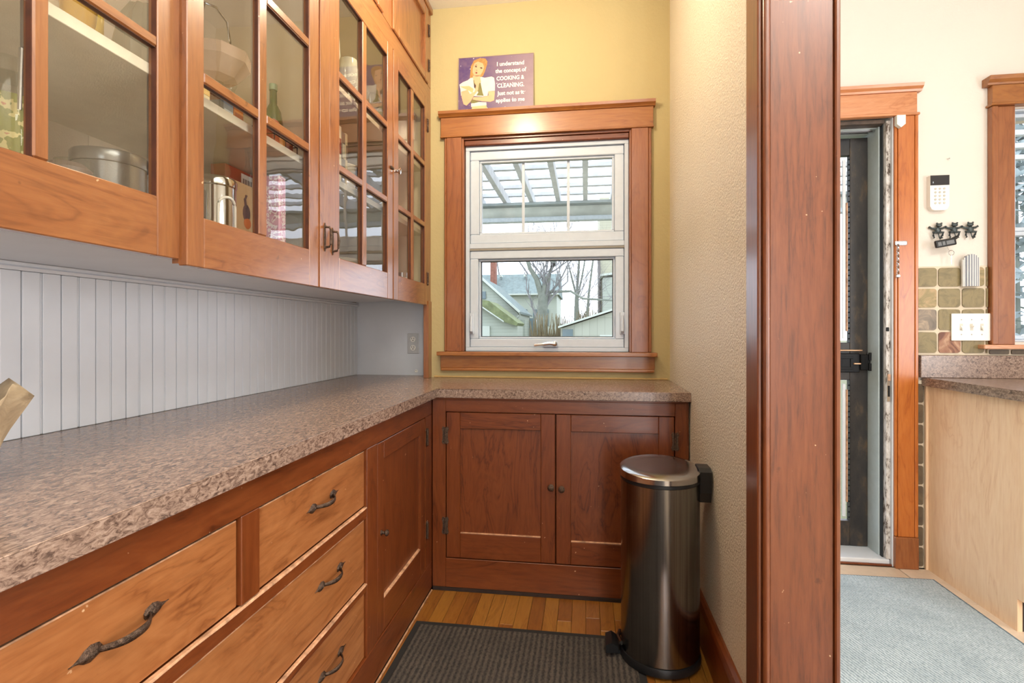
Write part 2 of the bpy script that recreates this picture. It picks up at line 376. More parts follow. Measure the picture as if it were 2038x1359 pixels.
# ------------------------------------------------------------------ hardware builders
def pull_bail(parent, x, yc, zc, tilt=0.0):
    """hammered bronze drawer pull on a face that looks towards +X; runs along Y"""
    h = part('pull', parent); h.location = (0, 0, 0); o = wpos(parent)
    b = B(); rows = []; n = 16
    for i in range(n + 1):
        t = -1 + 2 * i / n; yy = yc + 0.046 * t; off = 0.025 * (1 - abs(t) ** 2.6) + 0.003
        hw = 0.0066 - 0.0024 * t * t; zz = zc + tilt * t
        rows.append([(x + off, yy, zz - hw), (x + off + 0.0016, yy, zz), (x + off, yy, zz + hw)])
    b.grid(rows); obj('grip', b, IRON, h, True, solid=0.0024)
    for s in (-1, 1):
        pl = []
        for i in range(15):
            a = math.pi * i / 14
            pl.append((0.030 * math.cos(a) if i else 0.030, 0))
        prof = [(0.0, 0.0105), (0.008, 0.0125), (0.018, 0.0095), (0.026, 0.004), (0.034, 0.0012), (0.041, 0.0004)]
        b = B(); rows = []
        for d, w in [(-0.010, 0.003), (-0.006, 0.0085)] + prof:
            yy = yc + s * (0.046 + d); zz = zc + s * tilt * (1 + d / 0.046); bul = 0.0012 + w * 0.35
            rows.append([(x + 0.0003, yy, zz - w), (x + bul, yy, zz - w * 0.5), (x + bul * 1.25, yy, zz), (x + bul, yy, zz + w * 0.5), (x + 0.0003, yy, zz + w)])
        b.grid(rows); obj('leaf_plate', b, IRON, h, True)
        obj('screw', B().ball((x + 0.006, yc + s * 0.052, zc + s * tilt * 1.1), 0.0042, 10, (0.6, 1, 1)), IRON, h, True)
    return h
def knob_x(parent, x, y, z, r=0.011, m=IRON):
    return obj('knob', B().lathe([(r * 0.9, 0.0002), (r * 0.45, 0.003), (r * 0.45, 0.012), (r, 0.018), (r * 1.02, 0.022), (r * 0.6, 0.026), (r * 0.1, 0.027)], (x, y, z), 16, 'X'), m, parent, True)
def knob_y(parent, x, y, z, r=0.014, m=IRON):
    return obj('knob', B().lathe([(r * 0.9, -0.0002), (r * 0.45, -0.003), (r * 0.45, -0.010), (r, -0.016), (r * 1.02, -0.021), (r * 0.6, -0.026), (r * 0.1, -0.027)], (x, y, z), 16, 'Y'), m, parent, True)
def hinge_y(parent, x, y, z, h=0.082, w=0.017):
    """surface hinge on a face that looks towards -Y"""
    g = part('hinge', parent)
    for s in (-1, 1):
        pts = [(x + s * 0.003, z - h * 0.42), (x + s * w * 0.6, z - h * 0.5), (x + s * w, z - h * 0.36), (x + s * w * 0.72, z - h * 0.2), (x + s * w * 0.72, z + h * 0.2), (x + s * w, z + h * 0.36), (x + s * w * 0.6, z + h * 0.5), (x + s * 0.003, z + h * 0.42)]
        obj('leaf', B().prism(pts, 'Y', y - 0.0025, y - 0.0002), IRON, g)
    obj('pin', B().lathe([(0.001, -h * 0.47), (0.004, -h * 0.44), (0.0042, h * 0.44), (0.001, h * 0.47)], (x, y - 0.005, z), 10), IRON, g, True)
    return g
def hinge_x(parent, x, y, z, h=0.082, w=0.014):
    g = part('hinge', parent)
    for s in (-1, 1):
        pts = [(y + s * 0.003, z - h * 0.42), (y + s * w * 0.6, z - h * 0.5), (y + s * w, z - h * 0.36), (y + s * w * 0.72, z - h * 0.2), (y + s * w * 0.72, z + h * 0.2), (y + s * w, z + h * 0.36), (y + s * w * 0.6, z + h * 0.5), (y + s * 0.003, z + h * 0.42)]
        obj('leaf', B().prism(pts, 'X', x + 0.0002, x + 0.0025), IRON, g)
    obj('pin', B().lathe([(0.001, -h * 0.47), (0.004, -h * 0.44), (0.0042, h * 0.44), (0.001, h * 0.47)], (x + 0.005, y, z), 10), IRON, g, True)
    return g

# ------------------------------------------------------------------ long base cabinet on the left
XF = -0.69
cb = thing('base_cabinet', 'long reddish wood base cabinet with bronze-pulled drawers under the left counter', 'cabinet', (-1.0, 1.0, 0))
Y0 = -0.60
bx('carcass', WY, cb, XL + 0.003, XF - 0.034, Y0, 2.96, 0.004, 0.872, 0)
bx('top_rail', WY, cb, XF - 0.020, XF, Y0, 2.302, 0.797, 0.872)
bx('plinth_board', WY, cb, XF - 0.020, XF, Y0, 2.302, 0.012, 0.131)
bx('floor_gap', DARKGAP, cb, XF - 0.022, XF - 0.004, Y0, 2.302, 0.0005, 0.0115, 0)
bx('shoe_moulding', RAW, cb, XF + 0.0005, XF + 0.006, 1.0, 2.290, 0.0005, 0.009, 0.002)
def stile(y0, y1, z0=0.132, z1=0.796): bx('stile', WZ, cb, XF - 0.020, XF, y0, y1, z0, z1)
stile(0.974, 1.034, 0.615); stile(1.589, 1.675); stile(2.206, 2.302); stile(0.345, 0.428); stile(Y0, Y0 + 0.06)
def rail(y0, y1, z0, z1):
    bx('rail', WY, cb, XF - 0.020, XF, y0, y1, z0, z1 - 0.004, 0.001)
    # worn light arris on the rail
    b = B(); n = 14; rows = []
    for i in range(n + 1):
        yy = y0 + 0.001 + (y1 - y0 - 0.002) * i / n; d = 0.001 * random.random()
        rows.append([(XF - 0.008, yy, z1 - 0.0012), (XF - 0.001 + d, yy, z1 - 0.0015), (XF + 0.0012 + d, yy, z1 - 0.004 - 3 * d), (XF + 0.0002, yy, z1 - 0.006 - 3 * d)])
    b.grid(rows); obj('worn_edge', b, RAW, cb)
for (a, b_) in ((0.429, 1.588), (Y0 + 0.061, 0.344)):
    rail(a, b_, 0.578, 0.614); rail(a, b_, 0.345, 0.370)
def drawer(y0, y1, z0, z1, pulls, m=DY):
    d = part('drawer', cb)
    obj('front', B().box(XF - 0.024, XF - 0.008, y0 + 0.003, y1 - 0.003, z0 + 0.001, z1 - 0.005, 0.003, 2), m, d)
    obj('worn_arris', B().prism([(XF - 0.0118, z1 - 0.0048), (XF - 0.0076, z1 - 0.0048), (XF - 0.0076, z1 - 0.0075)], 'Y', y0 + 0.006, y1 - 0.006), RAW, d)
    for (py, pz) in pulls: pull_bail(d, XF - 0.008, py, pz, 0.002)
drawer(0.429, 0.973, 0.615, 0.796, [(0.708, 0.716)])
drawer(1.035, 1.588, 0.615, 0.796, [(1.322, 0.716)])
drawer(0.429, 1.588, 0.371, 0.577, [(0.70, 0.494), (1.364, 0.494)])
drawer(0.429, 1.588, 0.133, 0.344, [(0.70, 0.250), (1.368, 0.250)])
for z0, z1 in ((0.615, 0.796), (0.371, 0.577), (0.133, 0.344)): drawer(Y0 + 0.061, 0.344, z0, z1, [(-0.1, (z0 + z1) / 2)])
def panel_door_x(parent, xf, y0, y1, z0, z1, sw, rt, rb, mz=WZ, my=WY, wornedge=True):
    d = part('door', parent); t = 0.018
    bx('stile', mz, d, xf - t, xf, y0, y0 + sw, z0, z1, 0.002); bx('stile', mz, d, xf - t, xf, y1 - sw, y1, z0, z1, 0.002)
    bx('rail', my, d, xf - t, xf - 0.0002, y0 + sw + 0.0003, y1 - sw - 0.0003, z1 - rt, z1, 0.002); bx('rail', my, d, xf - t, xf - 0.0002, y0 + sw + 0.0003, y1 - sw - 0.0003, z0, z0 + rb, 0.002)
    bx('panel', mz, d, xf - t + 0.001, xf - 0.011, y0 + sw - 0.004, y1 - sw + 0.004, z0 + rb - 0.004, z1 - rt + 0.004, 0)
    if wornedge:
        b = B().prism([(xf - 0.0108, z0 + rb + 0.004), (xf - 0.0108, z0 + rb + 0.0003), (xf - 0.0006, z0 + rb + 0.0003)], 'Y', y0 + sw + 0.001, y1 - sw - 0.001)
        obj('panel_bead', b, RAW, d)
    return d
dl = panel_door_x(cb, XF - 0.002, 1.679, 2.202, 0.134, 0.793, 0.058, 0.062, 0.112)
knob_x(dl, XF - 0.002, 1.712, 0.483)
hinge_x(dl, XF, 2.2215, 0.707); hinge_x(dl, XF, 2.2215, 0.299)

# ------------------------------------------------------------------ base cabinet under the window
YF = 2.303
cc = thing('base_cabinet', 'reddish two-door base cabinet under the window', 'cabinet', (-0.12, 2.5, 0))
bx('carcass', WX, cc, -0.688, 0.428, YF + 0.036, 2.846, 0.004, 0.872, 0)
bx('top_rail', WX, cc, -0.626, 0.378, YF, YF + 0.02, 0.809, 0.872)
bx('cove_moulding', WX, cc, -0.664, 0.426, YF - 0.008, YF - 0.0003, 0.864, 0.8735, 0.003, 2)
bx('plinth_board', WX, cc, -0.626, 0.378, YF, YF + 0.02, 0.016, 0.146)
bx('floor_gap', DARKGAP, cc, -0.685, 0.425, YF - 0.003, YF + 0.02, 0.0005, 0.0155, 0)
bx('stile', WZ, cc, -0.688, -0.6265, YF, YF + 0.02, 0.016, 0.872); bx('stile', WZ, cc, 0.3785, 0.428, YF, YF + 0.02, 0.016, 0.872)
bx('end_strip', WZ, cc, 0.4285, 0.4355, YF + 0.004, YF + 0.03, 0.016, 0.872, 0.001)
def panel_door_y(parent, yf, x0, x1, z0, z1, sw, rt, rb):
    d = part('door', parent); t = 0.018
    bx('stile', WZ, d, x0, x0 + sw, yf, yf + t, z0, z1, 0.002); bx('stile', WZ, d, x1 - sw, x1, yf, yf + t, z0, z1, 0.002)
    bx('rail', WX, d, x0 + sw + 0.0003, x1 - sw - 0.0003, yf + 0.0002, yf + t, z1 - rt, z1, 0.002); bx('rail', WX, d, x0 + sw + 0.0003, x1 - sw - 0.0003, yf + 0.0002, yf + t, z0, z0 + rb, 0.002)
    bx('panel', wood('door_panel_wood_%d' % (x0 > -0.3), 'Z', *REDS, wear=0.6, fig=1.3, ring=0.7), d, x0 + sw - 0.004, x1 - sw + 0.004, yf + 0.011, yf + t - 0.001, z0 + rb - 0.004, z1 - rt + 0.004, 0)
    obj('panel_bead', B().prism([(yf + 0.0108, z0 + rb + 0.0025), (yf + 0.0108, z0 + rb + 0.0003), (yf + 0.0006, z0 + rb + 0.0003)], 'X', x0 + sw + 0.001, x1 - sw - 0.001), RAW, d)
    return d
d1 = panel_door_y(cc, YF + 0.001, -0.623, -0.132, 0.150, 0.806, 0.063, 0.072, 0.111)
knob_y(d1, -0.149, YF + 0.001, 0.487); hinge_y(d1, -0.628, YF, 0.702); hinge_y(d1, -0.628, YF, 0.294)
d2 = panel_door_y(cc, YF + 0.001, -0.127, 0.375, 0.150, 0.806, 0.064, 0.074, 0.100)
knob_y(d2, -0.103, YF + 0.001, 0.482); hinge_y(d2, 0.379, YF, 0.702); hinge_y(d2, 0.379, YF, 0.294)

# ------------------------------------------------------------------ worktop
b = B(); poly = [(XL + 0.0105, Y0 - 0.01), (-0.661, Y0 - 0.01), (-0.661, 2.283), (0.4405, 2.283), (0.4405, 2.848), (-0.857, 2.848), (-0.888, 2.848), (-0.888, 2.968), (XL + 0.0105, 2.968)]
b.prism(poly, 'Z', 0.8745, 0.914)
bmesh.ops.bevel(b.bm, geom=[e for e in b.bm.edges if all(v.co.z > 0.91 for v in e.verts)], offset=0.002, segments=1, affect='EDGES')
tag(obj('worktop', b, LAM), 'L-shaped brown speckled laminate worktop along both pantry walls', 'worktop')

# ------------------------------------------------------------------ upper cabinet
XD = -0.859; XI = -0.8815
uc = thing('upper_cabinet', 'tall amber wood wall cabinet with divided glass doors above the left counter', 'cabinet', (-1.1, 1.6, 1.335))
UY0 = -0.6
bx('bottom_panel', WHITEP, uc, XL + 0.001, XI - 0.0005, UY0, 2.849, 1.339, 1.355, 0)
bx('bottom_rail', UY, uc, XI - 0.018, XI, UY0, 2.78, 1.3555, 1.43, 0)
bx('roof_panel', INSIDE, uc, XL + 0.001, XI - 0.02, UY0, 2.849, 2.42, 2.44, 0)
y = UY0
while y < 2.84:
    bx('back_board', INSIDE, uc, XL + 0.001, XL + 0.013, y, min(y + 0.1315, 2.848), 1.3555, 2.4195, 0.001); y += 0.1325
bx('end_panel', INSIDE, uc, XL + 0.0135, XI - 0.0005, 2.83, 2.8485, 1.3555, 2.4195, 0)
bx('partition', INSIDE, uc, XL + 0.0135, XI - 0.02, 1.662, 1.678, 1.7305, 2.4195, 0)
bx('shelf', plain('white_shelf_paint', 'E2DAC8', 0.5, var=0.03), uc, XL + 0.0135, -0.898, UY0, 2.829, 1.707, 1.730, 0.001)
bx('shelf', INSIDE, uc, XL + 0.0135, -0.905, 1.6785, 2.829, 2.066, 2.086, 0.001)
# face frame behind the doors
for a, b_ in ((0.972, 1.066), (1.645, 1.690), (2.248, 2.285), (2.782, 2.848), (0.38, 0.47)):
    bx('frame_stile', UZ, uc, XI - 0.018, XI, a, b_, 1.4305, 2.449, 0)
bx('frame_rail', UY, uc, XI, XD - 0.003, 1.03, 2.849, 2.450, 2.530, 0.001)
bx('frame_stile', UZ, uc, XI + 0.0003, XD - 0.002, 2.779, 2.849, 1.339, 2.4495, 0.001)
bx('frame_rail', UY, uc, XI - 0.018, XI - 0.0003, UY0, 2.849, 2.450, ZC - 0.002, 0)
bx('frame_stile', UZ, uc, XI + 0.0003, XD - 0.002, 2.792, 2.849, 2.5305, ZC - 0.002, 0.001)
bx('cornice', UY, uc, XI + 0.0003, XD + 0.012, 1.03, 2.8485, 2.945, ZC - 0.002, 0.004)
# post continuing down to the worktop
bx('end_post', UZ, uc, -0.885, -0.8555, 2.79, 2.8495, 0.9145, 1.3385, 0.0015)
REVEAL_SHADE = plain('painted_reveal_shade', '4A220F', 0.6, var=0.3)  # added dark strips that paint shade into the pane reveals
def glass_door(y0, y1, z0, z1, sl, sr, zb, zt, ym0, ym1, mun, xf, rows=3):
    """divided glass door facing +X: stiles, rails, one upright muntin, cross muntins, panes"""
    d = part('door', uc); t = 0.022
    bx('stile', UZ, d, xf - t, xf, y0, y0 + sl, z0, z1, 0.002); bx('stile', UZ, d, xf - t, xf, y1 - sr, y1, z0, z1, 0.002)
    bx('rail', UY, d, xf - t, xf - 0.0002, y0 + sl + 0.0003, y1 - sr - 0.0003, z0, zb, 0.002); bx('rail', UY, d, xf - t, xf - 0.0002, y0 + sl + 0.0003, y1 - sr - 0.0003, zt, z1, 0.002)
    bx('muntin', UZ, d, xf - t, xf - 0.0004, ym0, ym1, zb + 0.0003, zt - 0.0003, 0.003)
    g0, g1 = y0 + sl, y1 - sr
    edges = [zb] + [v for pr in mun for v in pr] + [zt]
    for (a, b_) in mun:
        bx('muntin', UY, d, xf - t, xf - 0.0006, g0 + 0.0003, ym0 - 0.0003, a, b_, 0.003); bx('muntin', UY, d, xf - t, xf - 0.0006, ym1 + 0.0003, g1 - 0.0003, a, b_, 0.003)
    for i in range(0, len(edges), 2):
        for (a, b_) in ((g0, ym0), (ym1, g1)):
            bx('reveal_shade_strip', REVEAL_SHADE, d, xf - 0.0128, xf - 0.003, b_ - 0.0020, b_ - 0.0002, edges[i] + 0.0002, edges[i + 1] - 0.0022, 0); bx('reveal_shade_strip', REVEAL_SHADE, d, xf - 0.0128, xf - 0.003, a + 0.0002, b_ - 0.0002, edges[i + 1] - 0.0020, edges[i + 1] - 0.0002, 0)
            bx('pane', WAVY, d, xf - 0.0155, xf - 0.0130, a + 0.0002, b_ - 0.0002, edges[i] + 0.0002, edges[i + 1] - 0.0002, 0)
    return d
MUN = [(1.738, 1.763), (2.066, 2.092)]
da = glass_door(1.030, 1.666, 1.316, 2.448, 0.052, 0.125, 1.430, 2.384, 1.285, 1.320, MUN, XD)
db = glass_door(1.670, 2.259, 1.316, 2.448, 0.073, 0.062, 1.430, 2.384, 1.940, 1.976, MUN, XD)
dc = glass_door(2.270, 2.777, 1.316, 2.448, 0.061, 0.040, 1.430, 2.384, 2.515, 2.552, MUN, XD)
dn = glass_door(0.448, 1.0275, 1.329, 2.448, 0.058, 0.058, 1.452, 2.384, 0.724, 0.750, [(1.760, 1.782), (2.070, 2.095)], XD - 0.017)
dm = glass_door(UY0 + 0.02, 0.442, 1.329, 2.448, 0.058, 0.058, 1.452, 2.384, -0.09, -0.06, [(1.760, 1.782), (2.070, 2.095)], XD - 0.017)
bx('frame_stile', UZ, uc, XI - 0.012, XD - 0.019, 1.0278, 1.0298, 1.32, 2.449, 0)
bx('astragal', UZ, da, XD + 0.0003, XD + 0.004, 1.600, 1.664, 1.3165, 2.4475, 0.001)
def upright_pull(parent, x, y, z):
    g = part('pull', parent)
    obj('back_plate', B().prism([(y, z - 0.047), (y + 0.005, z - 0.038), (y + 0.003, z - 0.03), (y + 0.0055, z), (y + 0.003, z + 0.03), (y + 0.005, z + 0.038), (y, z + 0.047), (y - 0.005, z + 0.038), (y - 0.003, z + 0.03), (y - 0.0055, z), (y - 0.003, z - 0.03), (y - 0.005, z - 0.038)], 'X', x + 0.0002, x + 0.003), IRON, g)
    obj('grip', B().tube([(x + 0.003, y, z - 0.034), (x + 0.018, y, z - 0.032), (x + 0.022, y, z - 0.024), (x + 0.024, y, z), (x + 0.022, y, z + 0.024), (x + 0.018, y, z + 0.032), (x + 0.003, y, z + 0.034)], [0.004, 0.004, 0.0035, 0.0052, 0.0035, 0.004, 0.004], 8), IRON, g, True)
upright_pull(da, XD + 0.004, 1.628, 1.484); upright_pull(db, XD, 1.690, 1.480)
kl = part('latch', dc)
obj('thumb_turn', B().lathe([(0.006, 0.0003), (0.006, 0.016), (0.011, 0.018), (0.012, 0.026), (0.006, 0.029)], (XD, 2.288, 1.902), 14, 'X', 1, 1.3), CHROME, kl, True)
bx('strike_bar', IRON, kl, XD + 0.0003, XD + 0.008, 2.225, 2.256, 1.897, 1.908, 0.002)
hinge_x(dc, XD, 2.778, 2.30, 0.075, 0.010); hinge_x(dc, XD, 2.778, 1.46, 0.075, 0.010)
for y0, y1 in ((1.10, 2.14), (2.255, 2.785)):
    d = part('overhead_door', uc)
    bx('stile', UZ, d, XD - 0.020, XD + 0.006, y0, y0 + 0.07, 2.532, 2.94, 0.004); bx('stile', UZ, d, XD - 0.020, XD + 0.006, y1 - 0.06, y1, 2.532, 2.94, 0.004)
    bx('rail', UY, d, XD - 0.020, XD + 0.0058, y0 + 0.0703, y1 - 0.0603, 2.532, 2.575, 0.004); bx('rail', UY, d, XD - 0.020, XD + 0.0058, y0 + 0.0703, y1 - 0.0603, 2.88, 2.94, 0.004)
    bx('panel', UZ, d, XD - 0.019, XD - 0.010, y0 + 0.066, y1 - 0.056, 2.571, 2.884, 0)
    hinge_x(d, XD + 0.006, y1 - 0.004, 2.63, 0.07, 0.011); hinge_x(d, XD + 0.006, y1 - 0.004, 2.82, 0.07, 0.011)
bx('frame_stile', UZ, uc, XI + 0.0003, XD - 0.002, 2.145, 2.25, 2.5305, 2.944, 0.001)

# ------------------------------------------------------------------ things inside the glass cabinet
ZF, ZS, ZU = 1.3555, 1.7305, 2.0865
def jar(name, label, cat, x, y, z, prof, m, lid=None, lidm=None, n=24, extra=None):
    t = thing(name, label, cat, (x, y, z))
    obj('body', B().lathe([(r, z + h) for r, h in prof], (x, y, 0), n), m, t, True)
    if lid: obj('lid', B().lathe([(r, z + h) for r, h in lid], (x, y, 0), n), lidm, t, True)
    if extra: extra(t)
    return t
TIN = plain('dull_grey_tin', '9C9EA0', 0.32, 0.85, var=0.05)
jar('storage_tin', 'wide dull grey metal tin with a lid on the lower cabinet shelf', 'tin', -1.075, 1.055, ZF, [(0.068, 0), (0.070, 0.002), (0.070, 0.188)], TIN, [(0.0725, 0.1885), (0.0735, 0.191), (0.0735, 0.212), (0.071, 0.216), (0.03, 0.217)], TIN)
jar('storage_tin', 'narrower grey tin partly hidden right of the wide lidded tin', 'tin', -1.17, 1.215, ZF, [(0.055, 0), (0.056, 0.002), (0.056, 0.21)], TIN, [(0.058, 0.2105), (0.058, 0.228), (0.02, 0.230)], TIN)
CERAM = plain('cream_ceramic', 'B9AD98', 0.3, var=0.1)
jar('lidded_dish', 'low grey-brown lidded dish beside the wide grey tin', 'dish', -1.045, 0.930, ZF, [(0.03, 0), (0.038, 0.01), (0.04, 0.13)], CERAM, [(0.041, 0.1305), (0.041, 0.146), (0.028, 0.158), (0.008, 0.162)], plain('mauve_lid', '7A6660', 0.4))
jar('glass_tumbler', 'short clear tumbler near the black bottle in the first cabinet bay', 'glass', -0.965, 0.872, ZF, [(0.026, 0), (0.029, 0.06), (0.031, 0.14)], JARGLASS)
jar('black_bottle', 'glossy black rounded bottle behind the cabinet muntin', 'bottle', -1.19, 0.955, ZF, [(0.03, 0), (0.034, 0.01), (0.036, 0.10), (0.028, 0.15), (0.02, 0.175), (0.020, 0.205), (0.026, 0.215), (0.026, 0.245), (0.02, 0.256), (0.005, 0.258)], plain('glossy_black', '141414', 0.12))
def clamp_wire(t):
    x, y, z = -1.02, 0.80, ZF
    obj('clamp_wire', B().tube([(x + 0.050, y - 0.022, z + 0.20), (x + 0.056, y - 0.024, z + 0.305), (x + 0.050, y - 0.005, z + 0.318), (x + 0.050, y + 0.016, z + 0.306), (x + 0.052, y + 0.018, z + 0.20)], 0.0035, 8), CHROME, t, True)
def dried():
    t = NT('dried_pasta_mix'); f = t.noise(t.coords(), 45, 3); t.base(t.ramp(f, [(0.35, '7B7A2E'), (0.5, 'C9B77E'), (0.62, 'B06A4A'), (0.72, 'E8E2CC')], 'CONSTANT')); return t.m
def jar_fill(t):
    clamp_wire(t); obj('contents', B().lathe([(0.040, ZF + 0.006), (0.0405, ZF + 0.2), (0.03, ZF + 0.235)], (-1.02, 0.80, 0), 20), dried(), t, True)
jar('clamp_jar', 'tall clamp-top glass jar of mixed dry goods at the far left', 'jar', -1.02, 0.80, ZF, [(0.044, 0), (0.046, 0.01), (0.046, 0.24), (0.038, 0.27)], JARGLASS, [(0.041, 0.2705), (0.042, 0.29), (0.03, 0.30)], JARGLASS, extra=jar_fill)
# upper shelf of the first bay
jar('gold_vase', 'small golden glass vase on the first bay upper shelf', 'vase', -1.08, 0.985, ZS, [(0.025, 0), (0.03, 0.02), (0.018, 0.06), (0.03, 0.11), (0.034, 0.15)], plain('amber_glaze', 'B08838', 0.15))
jar('yellow_candle', 'slim yellow candle beside the clear scalloped tub', 'candle', -1.15, 1.095, ZS, [(0.013, 0), (0.013, 0.19), (0.004, 0.205)], plain('yellow_wax', 'D8B84A', 0.4))
b = B(); n = 40; rings = []
def scallop(r, h): return [(-1.06 + (r + 0.004 * math.cos(10 * 2 * math.pi * i / n)) * math.cos(2 * math.pi * i / n), 1.135 + (r + 0.004 * math.cos(10 * 2 * math.pi * i / n)) * math.sin(2 * math.pi * i / n), ZS + h) for i in range(n + 1)]
b.grid([scallop(0.056, 0.0), scallop(0.058, 0.03), scallop(0.062, 0.13), scallop(0.050, 0.19), scallop(0.03, 0.225), scallop(0.004, 0.232)])
bmesh.ops.remove_doubles(b.bm, verts=b.bm.verts, dist=0.0004)
tag(obj('plastic_tub', b, plain('frosted_plastic', 'A9A494', 0.3, Alpha=0.75), None, True), 'frosted scalloped plastic tub on the first bay upper shelf', 'tub')
# second bay, lower shelf
can = thing('chrome_canister', 'shiny chrome canister with an arched window in the second bay', 'canister', (-1.0, 1.30, ZF))
obj('body', B().lathe([(0.050, ZF), (0.052, ZF + 0.004), (0.052, ZF + 0.205)], (-1.0, 1.30, 0), 32), CHROME, can, True)
obj('lid', B().lathe([(0.0525, ZF + 0.2055), (0.0545, ZF + 0.208), (0.0545, ZF + 0.224), (0.049, ZF + 0.232), (0.01, ZF + 0.234)], (-1.0, 1.30, 0), 32), CHROME, can, True)
def arch(ro, off):
    pts = []
    for i in range(13):
        a = math.pi * i / 12; pts.append((ro * math.cos(a), 0.150 + ro * math.sin(a)))
    return [(ro, 0.02)] + pts + [(-ro, 0.02)]
aw = B(); rr = 0.0535
aw.tube([(-1.0 + rr * math.cos(-0.30 + q / rr), 1.30 + rr * math.sin(-0.30 + q / rr), ZF + z) for q, z in arch(0.026, 0)], 0.0035, 8)
obj('arched_window', aw, WHITEPL, can, True)
bk = thing('picture_box', 'tan cardboard box printed with a goose in the second bay', 'box', (-1.05, 1.46, ZF))
bx('carton', plain('tan_cardboard', 'A88F6C', 0.6), bk, -1.062, -1.020, 1.412, 1.520, ZF, ZF + 0.262, 0.0015)
bx('side_strip', plain('cream_card', 'DDD0B4', 0.6), bk, -1.0195, -1.017, 1.5005, 1.52, ZF + 0.001, ZF + 0.261, 0)
obj('goose_print', B().ball((-1.0195, 1.462, ZF + 0.175), 0.018, 14, (0.05, 1, 1.5)), plain('print_slate', '3E3A40', 0.6), bk, True)
obj('goose_breast_print', B().ball((-1.0193, 1.466, ZF + 0.145), 0.017, 14, (0.06, 1, 1)), plain('print_rust', 'A45A2E', 0.6), bk, True)
obj('goose_neck_print', B().tube([(-1.019, 1.458, ZF + 0.19), (-1.019, 1.453, ZF + 0.215), (-1.019, 1.46, ZF + 0.228)], 0.004, 6), plain('print_slate_2', '3E3A40', 0.6), bk, True)
rb = thing('red_carton', 'red food carton with a barcode behind the goose box', 'carton', (-1.14, 1.6, ZF))
bx('carton', plain('red_card', '8E2A1E', 0.5), rb, -1.17, -1.118, 1.50, 1.645, ZF, ZF + 0.345, 0.0015)
bx('label_panel', plain('label_white', 'DAD6CE', 0.5), rb, -1.1178, -1.1168, 1.575, 1.640, ZF + 0.265, ZF + 0.335, 0)
for i in range(11): bx('barcode_bar', BLACKPL, rb, -1.1167, -1.1163, 1.583 + i * 0.0045, 1.583 + i * 0.0045 + (0.0014 if i % 3 else 0.0026), ZF + 0.275, ZF + 0.320, 0)
PINK = NT('pink_patterned_card'); f = PINK.noise(PINK.coords(), 60, 2); PINK.base(PINK.ramp(f, [(0.4, 'C98A9A'), (0.5, 'E8D4D0'), (0.6, 'B8607A')], 'CONSTANT'))
tag(obj('patterned_box', B().box(-1.0, -0.935, 1.500, 1.536, ZF, ZF + 0.30, 0.004), PINK.m), 'narrow pink patterned box beside the upright muntin', 'box')
tag(obj('mauve_canister', B().lathe([(0.07, ZF), (0.071, ZF + 0.002), (0.071, ZF + 0.31), (0.068, ZF + 0.316)], (-1.25, 1.66, 0), 24), plain('mauve_plastic', '6E5658', 0.4), None, True), 'tall dull mauve canister at the back of the second bay', 'canister')
# second bay, upper shelf
SMOKY = plain('rosy_glass', 'D2B8A6', 0.08, Alpha=0.5)
fd = thing('glass_server', 'footed clear glass server with a loop handle in the second bay', 'serving dish', (-1.02, 1.33, ZS))
obj('foot', B().lathe([(0.045, ZS), (0.04, ZS + 0.006), (0.012, ZS + 0.02), (0.010, ZS + 0.11), (0.02, ZS + 0.135)], (-1.02, 1.33, 0), 20), JARGLASS, fd, True)
obj('dish', B().lathe([(0.02, ZS + 0.1355), (0.055, ZS + 0.145), (0.088, ZS + 0.185), (0.090, ZS + 0.215), (0.086, ZS + 0.215), (0.083, ZS + 0.188), (0.052, ZS + 0.152), (0.01, ZS + 0.145)], (-1.02, 1.33, 0), 8), SMOKY, fd)
obj('loop_handle', B().tube([(-1.02, 1.275, ZS + 0.16), (-1.02, 1.272, ZS + 0.28), (-1.02, 1.285, ZS + 0.33), (-1.02, 1.33, ZS + 0.345), (-1.02, 1.375, ZS + 0.33), (-1.02, 1.388, ZS + 0.28), (-1.02, 1.385, ZS + 0.16)], 0.0035, 8), CHROME, fd, True)
def shelf_box(name, label, cat, c, x0, x1, y0, y1, z, h, band=None):
    t = thing(name, label, cat, ((x0 + x1) / 2, (y0 + y1) / 2, z))
    bx('carton', plain(name + '_card_' + c, c, 0.5), t, x0, x1, y0, y1, z, z + h, 0.0012)
    if band: bx('printed_band', plain(name + '_band_' + band, band, 0.5), t, x1 + 0.0001, x1 + 0.0008, y0 + 0.002, y1 - 0.002, z + h * 0.35, z + h * 0.8, 0)
    return t
shelf_box('recipe_card_box', 'cream recipe card standing at the shelf edge below the glass server', 'card', 'E2D8B8', -0.935, -0.925, 1.12, 1.185, ZS, 0.068, 'E2C078')
shelf_box('blue_carton', 'small blue-grey carton beside the cream recipe card', 'carton', '6F7C8C', -1.12, -1.06, 1.415, 1.458, ZS, 0.13, 'B8C2CC')
shelf_box('orange_carton', 'orange carton on the second bay upper shelf', 'carton', 'B5652A', -1.12, -1.06, 1.462, 1.505, ZS, 0.14, '8A2E1A')
jar('crystal_decanter', 'silvery cut glass decanter in the second bay', 'decanter', -1.16, 1.575, ZS, [(0.035, 0), (0.04, 0.01), (0.043, 0.12), (0.018, 0.19), (0.016, 0.235), (0.024, 0.25)], JARGLASS, [(0.012, 0.2505), (0.022, 0.268), (0.004, 0.29)], JARGLASS, n=10)
gb = jar('green_bottle', 'dark green glass bottle with a pale label behind the second pane column', 'bottle', -1.02, 1.60, ZS, [(0.028, 0), (0.030, 0.005), (0.030, 0.13), (0.024, 0.165), (0.012, 0.19), (0.011, 0.235)], plain('green_glass', '2F4A26', 0.1), [(0.013, 0.2355), (0.013, 0.255), (0.004, 0.257)], plain('mint_cap', '8FA88C', 0.4))
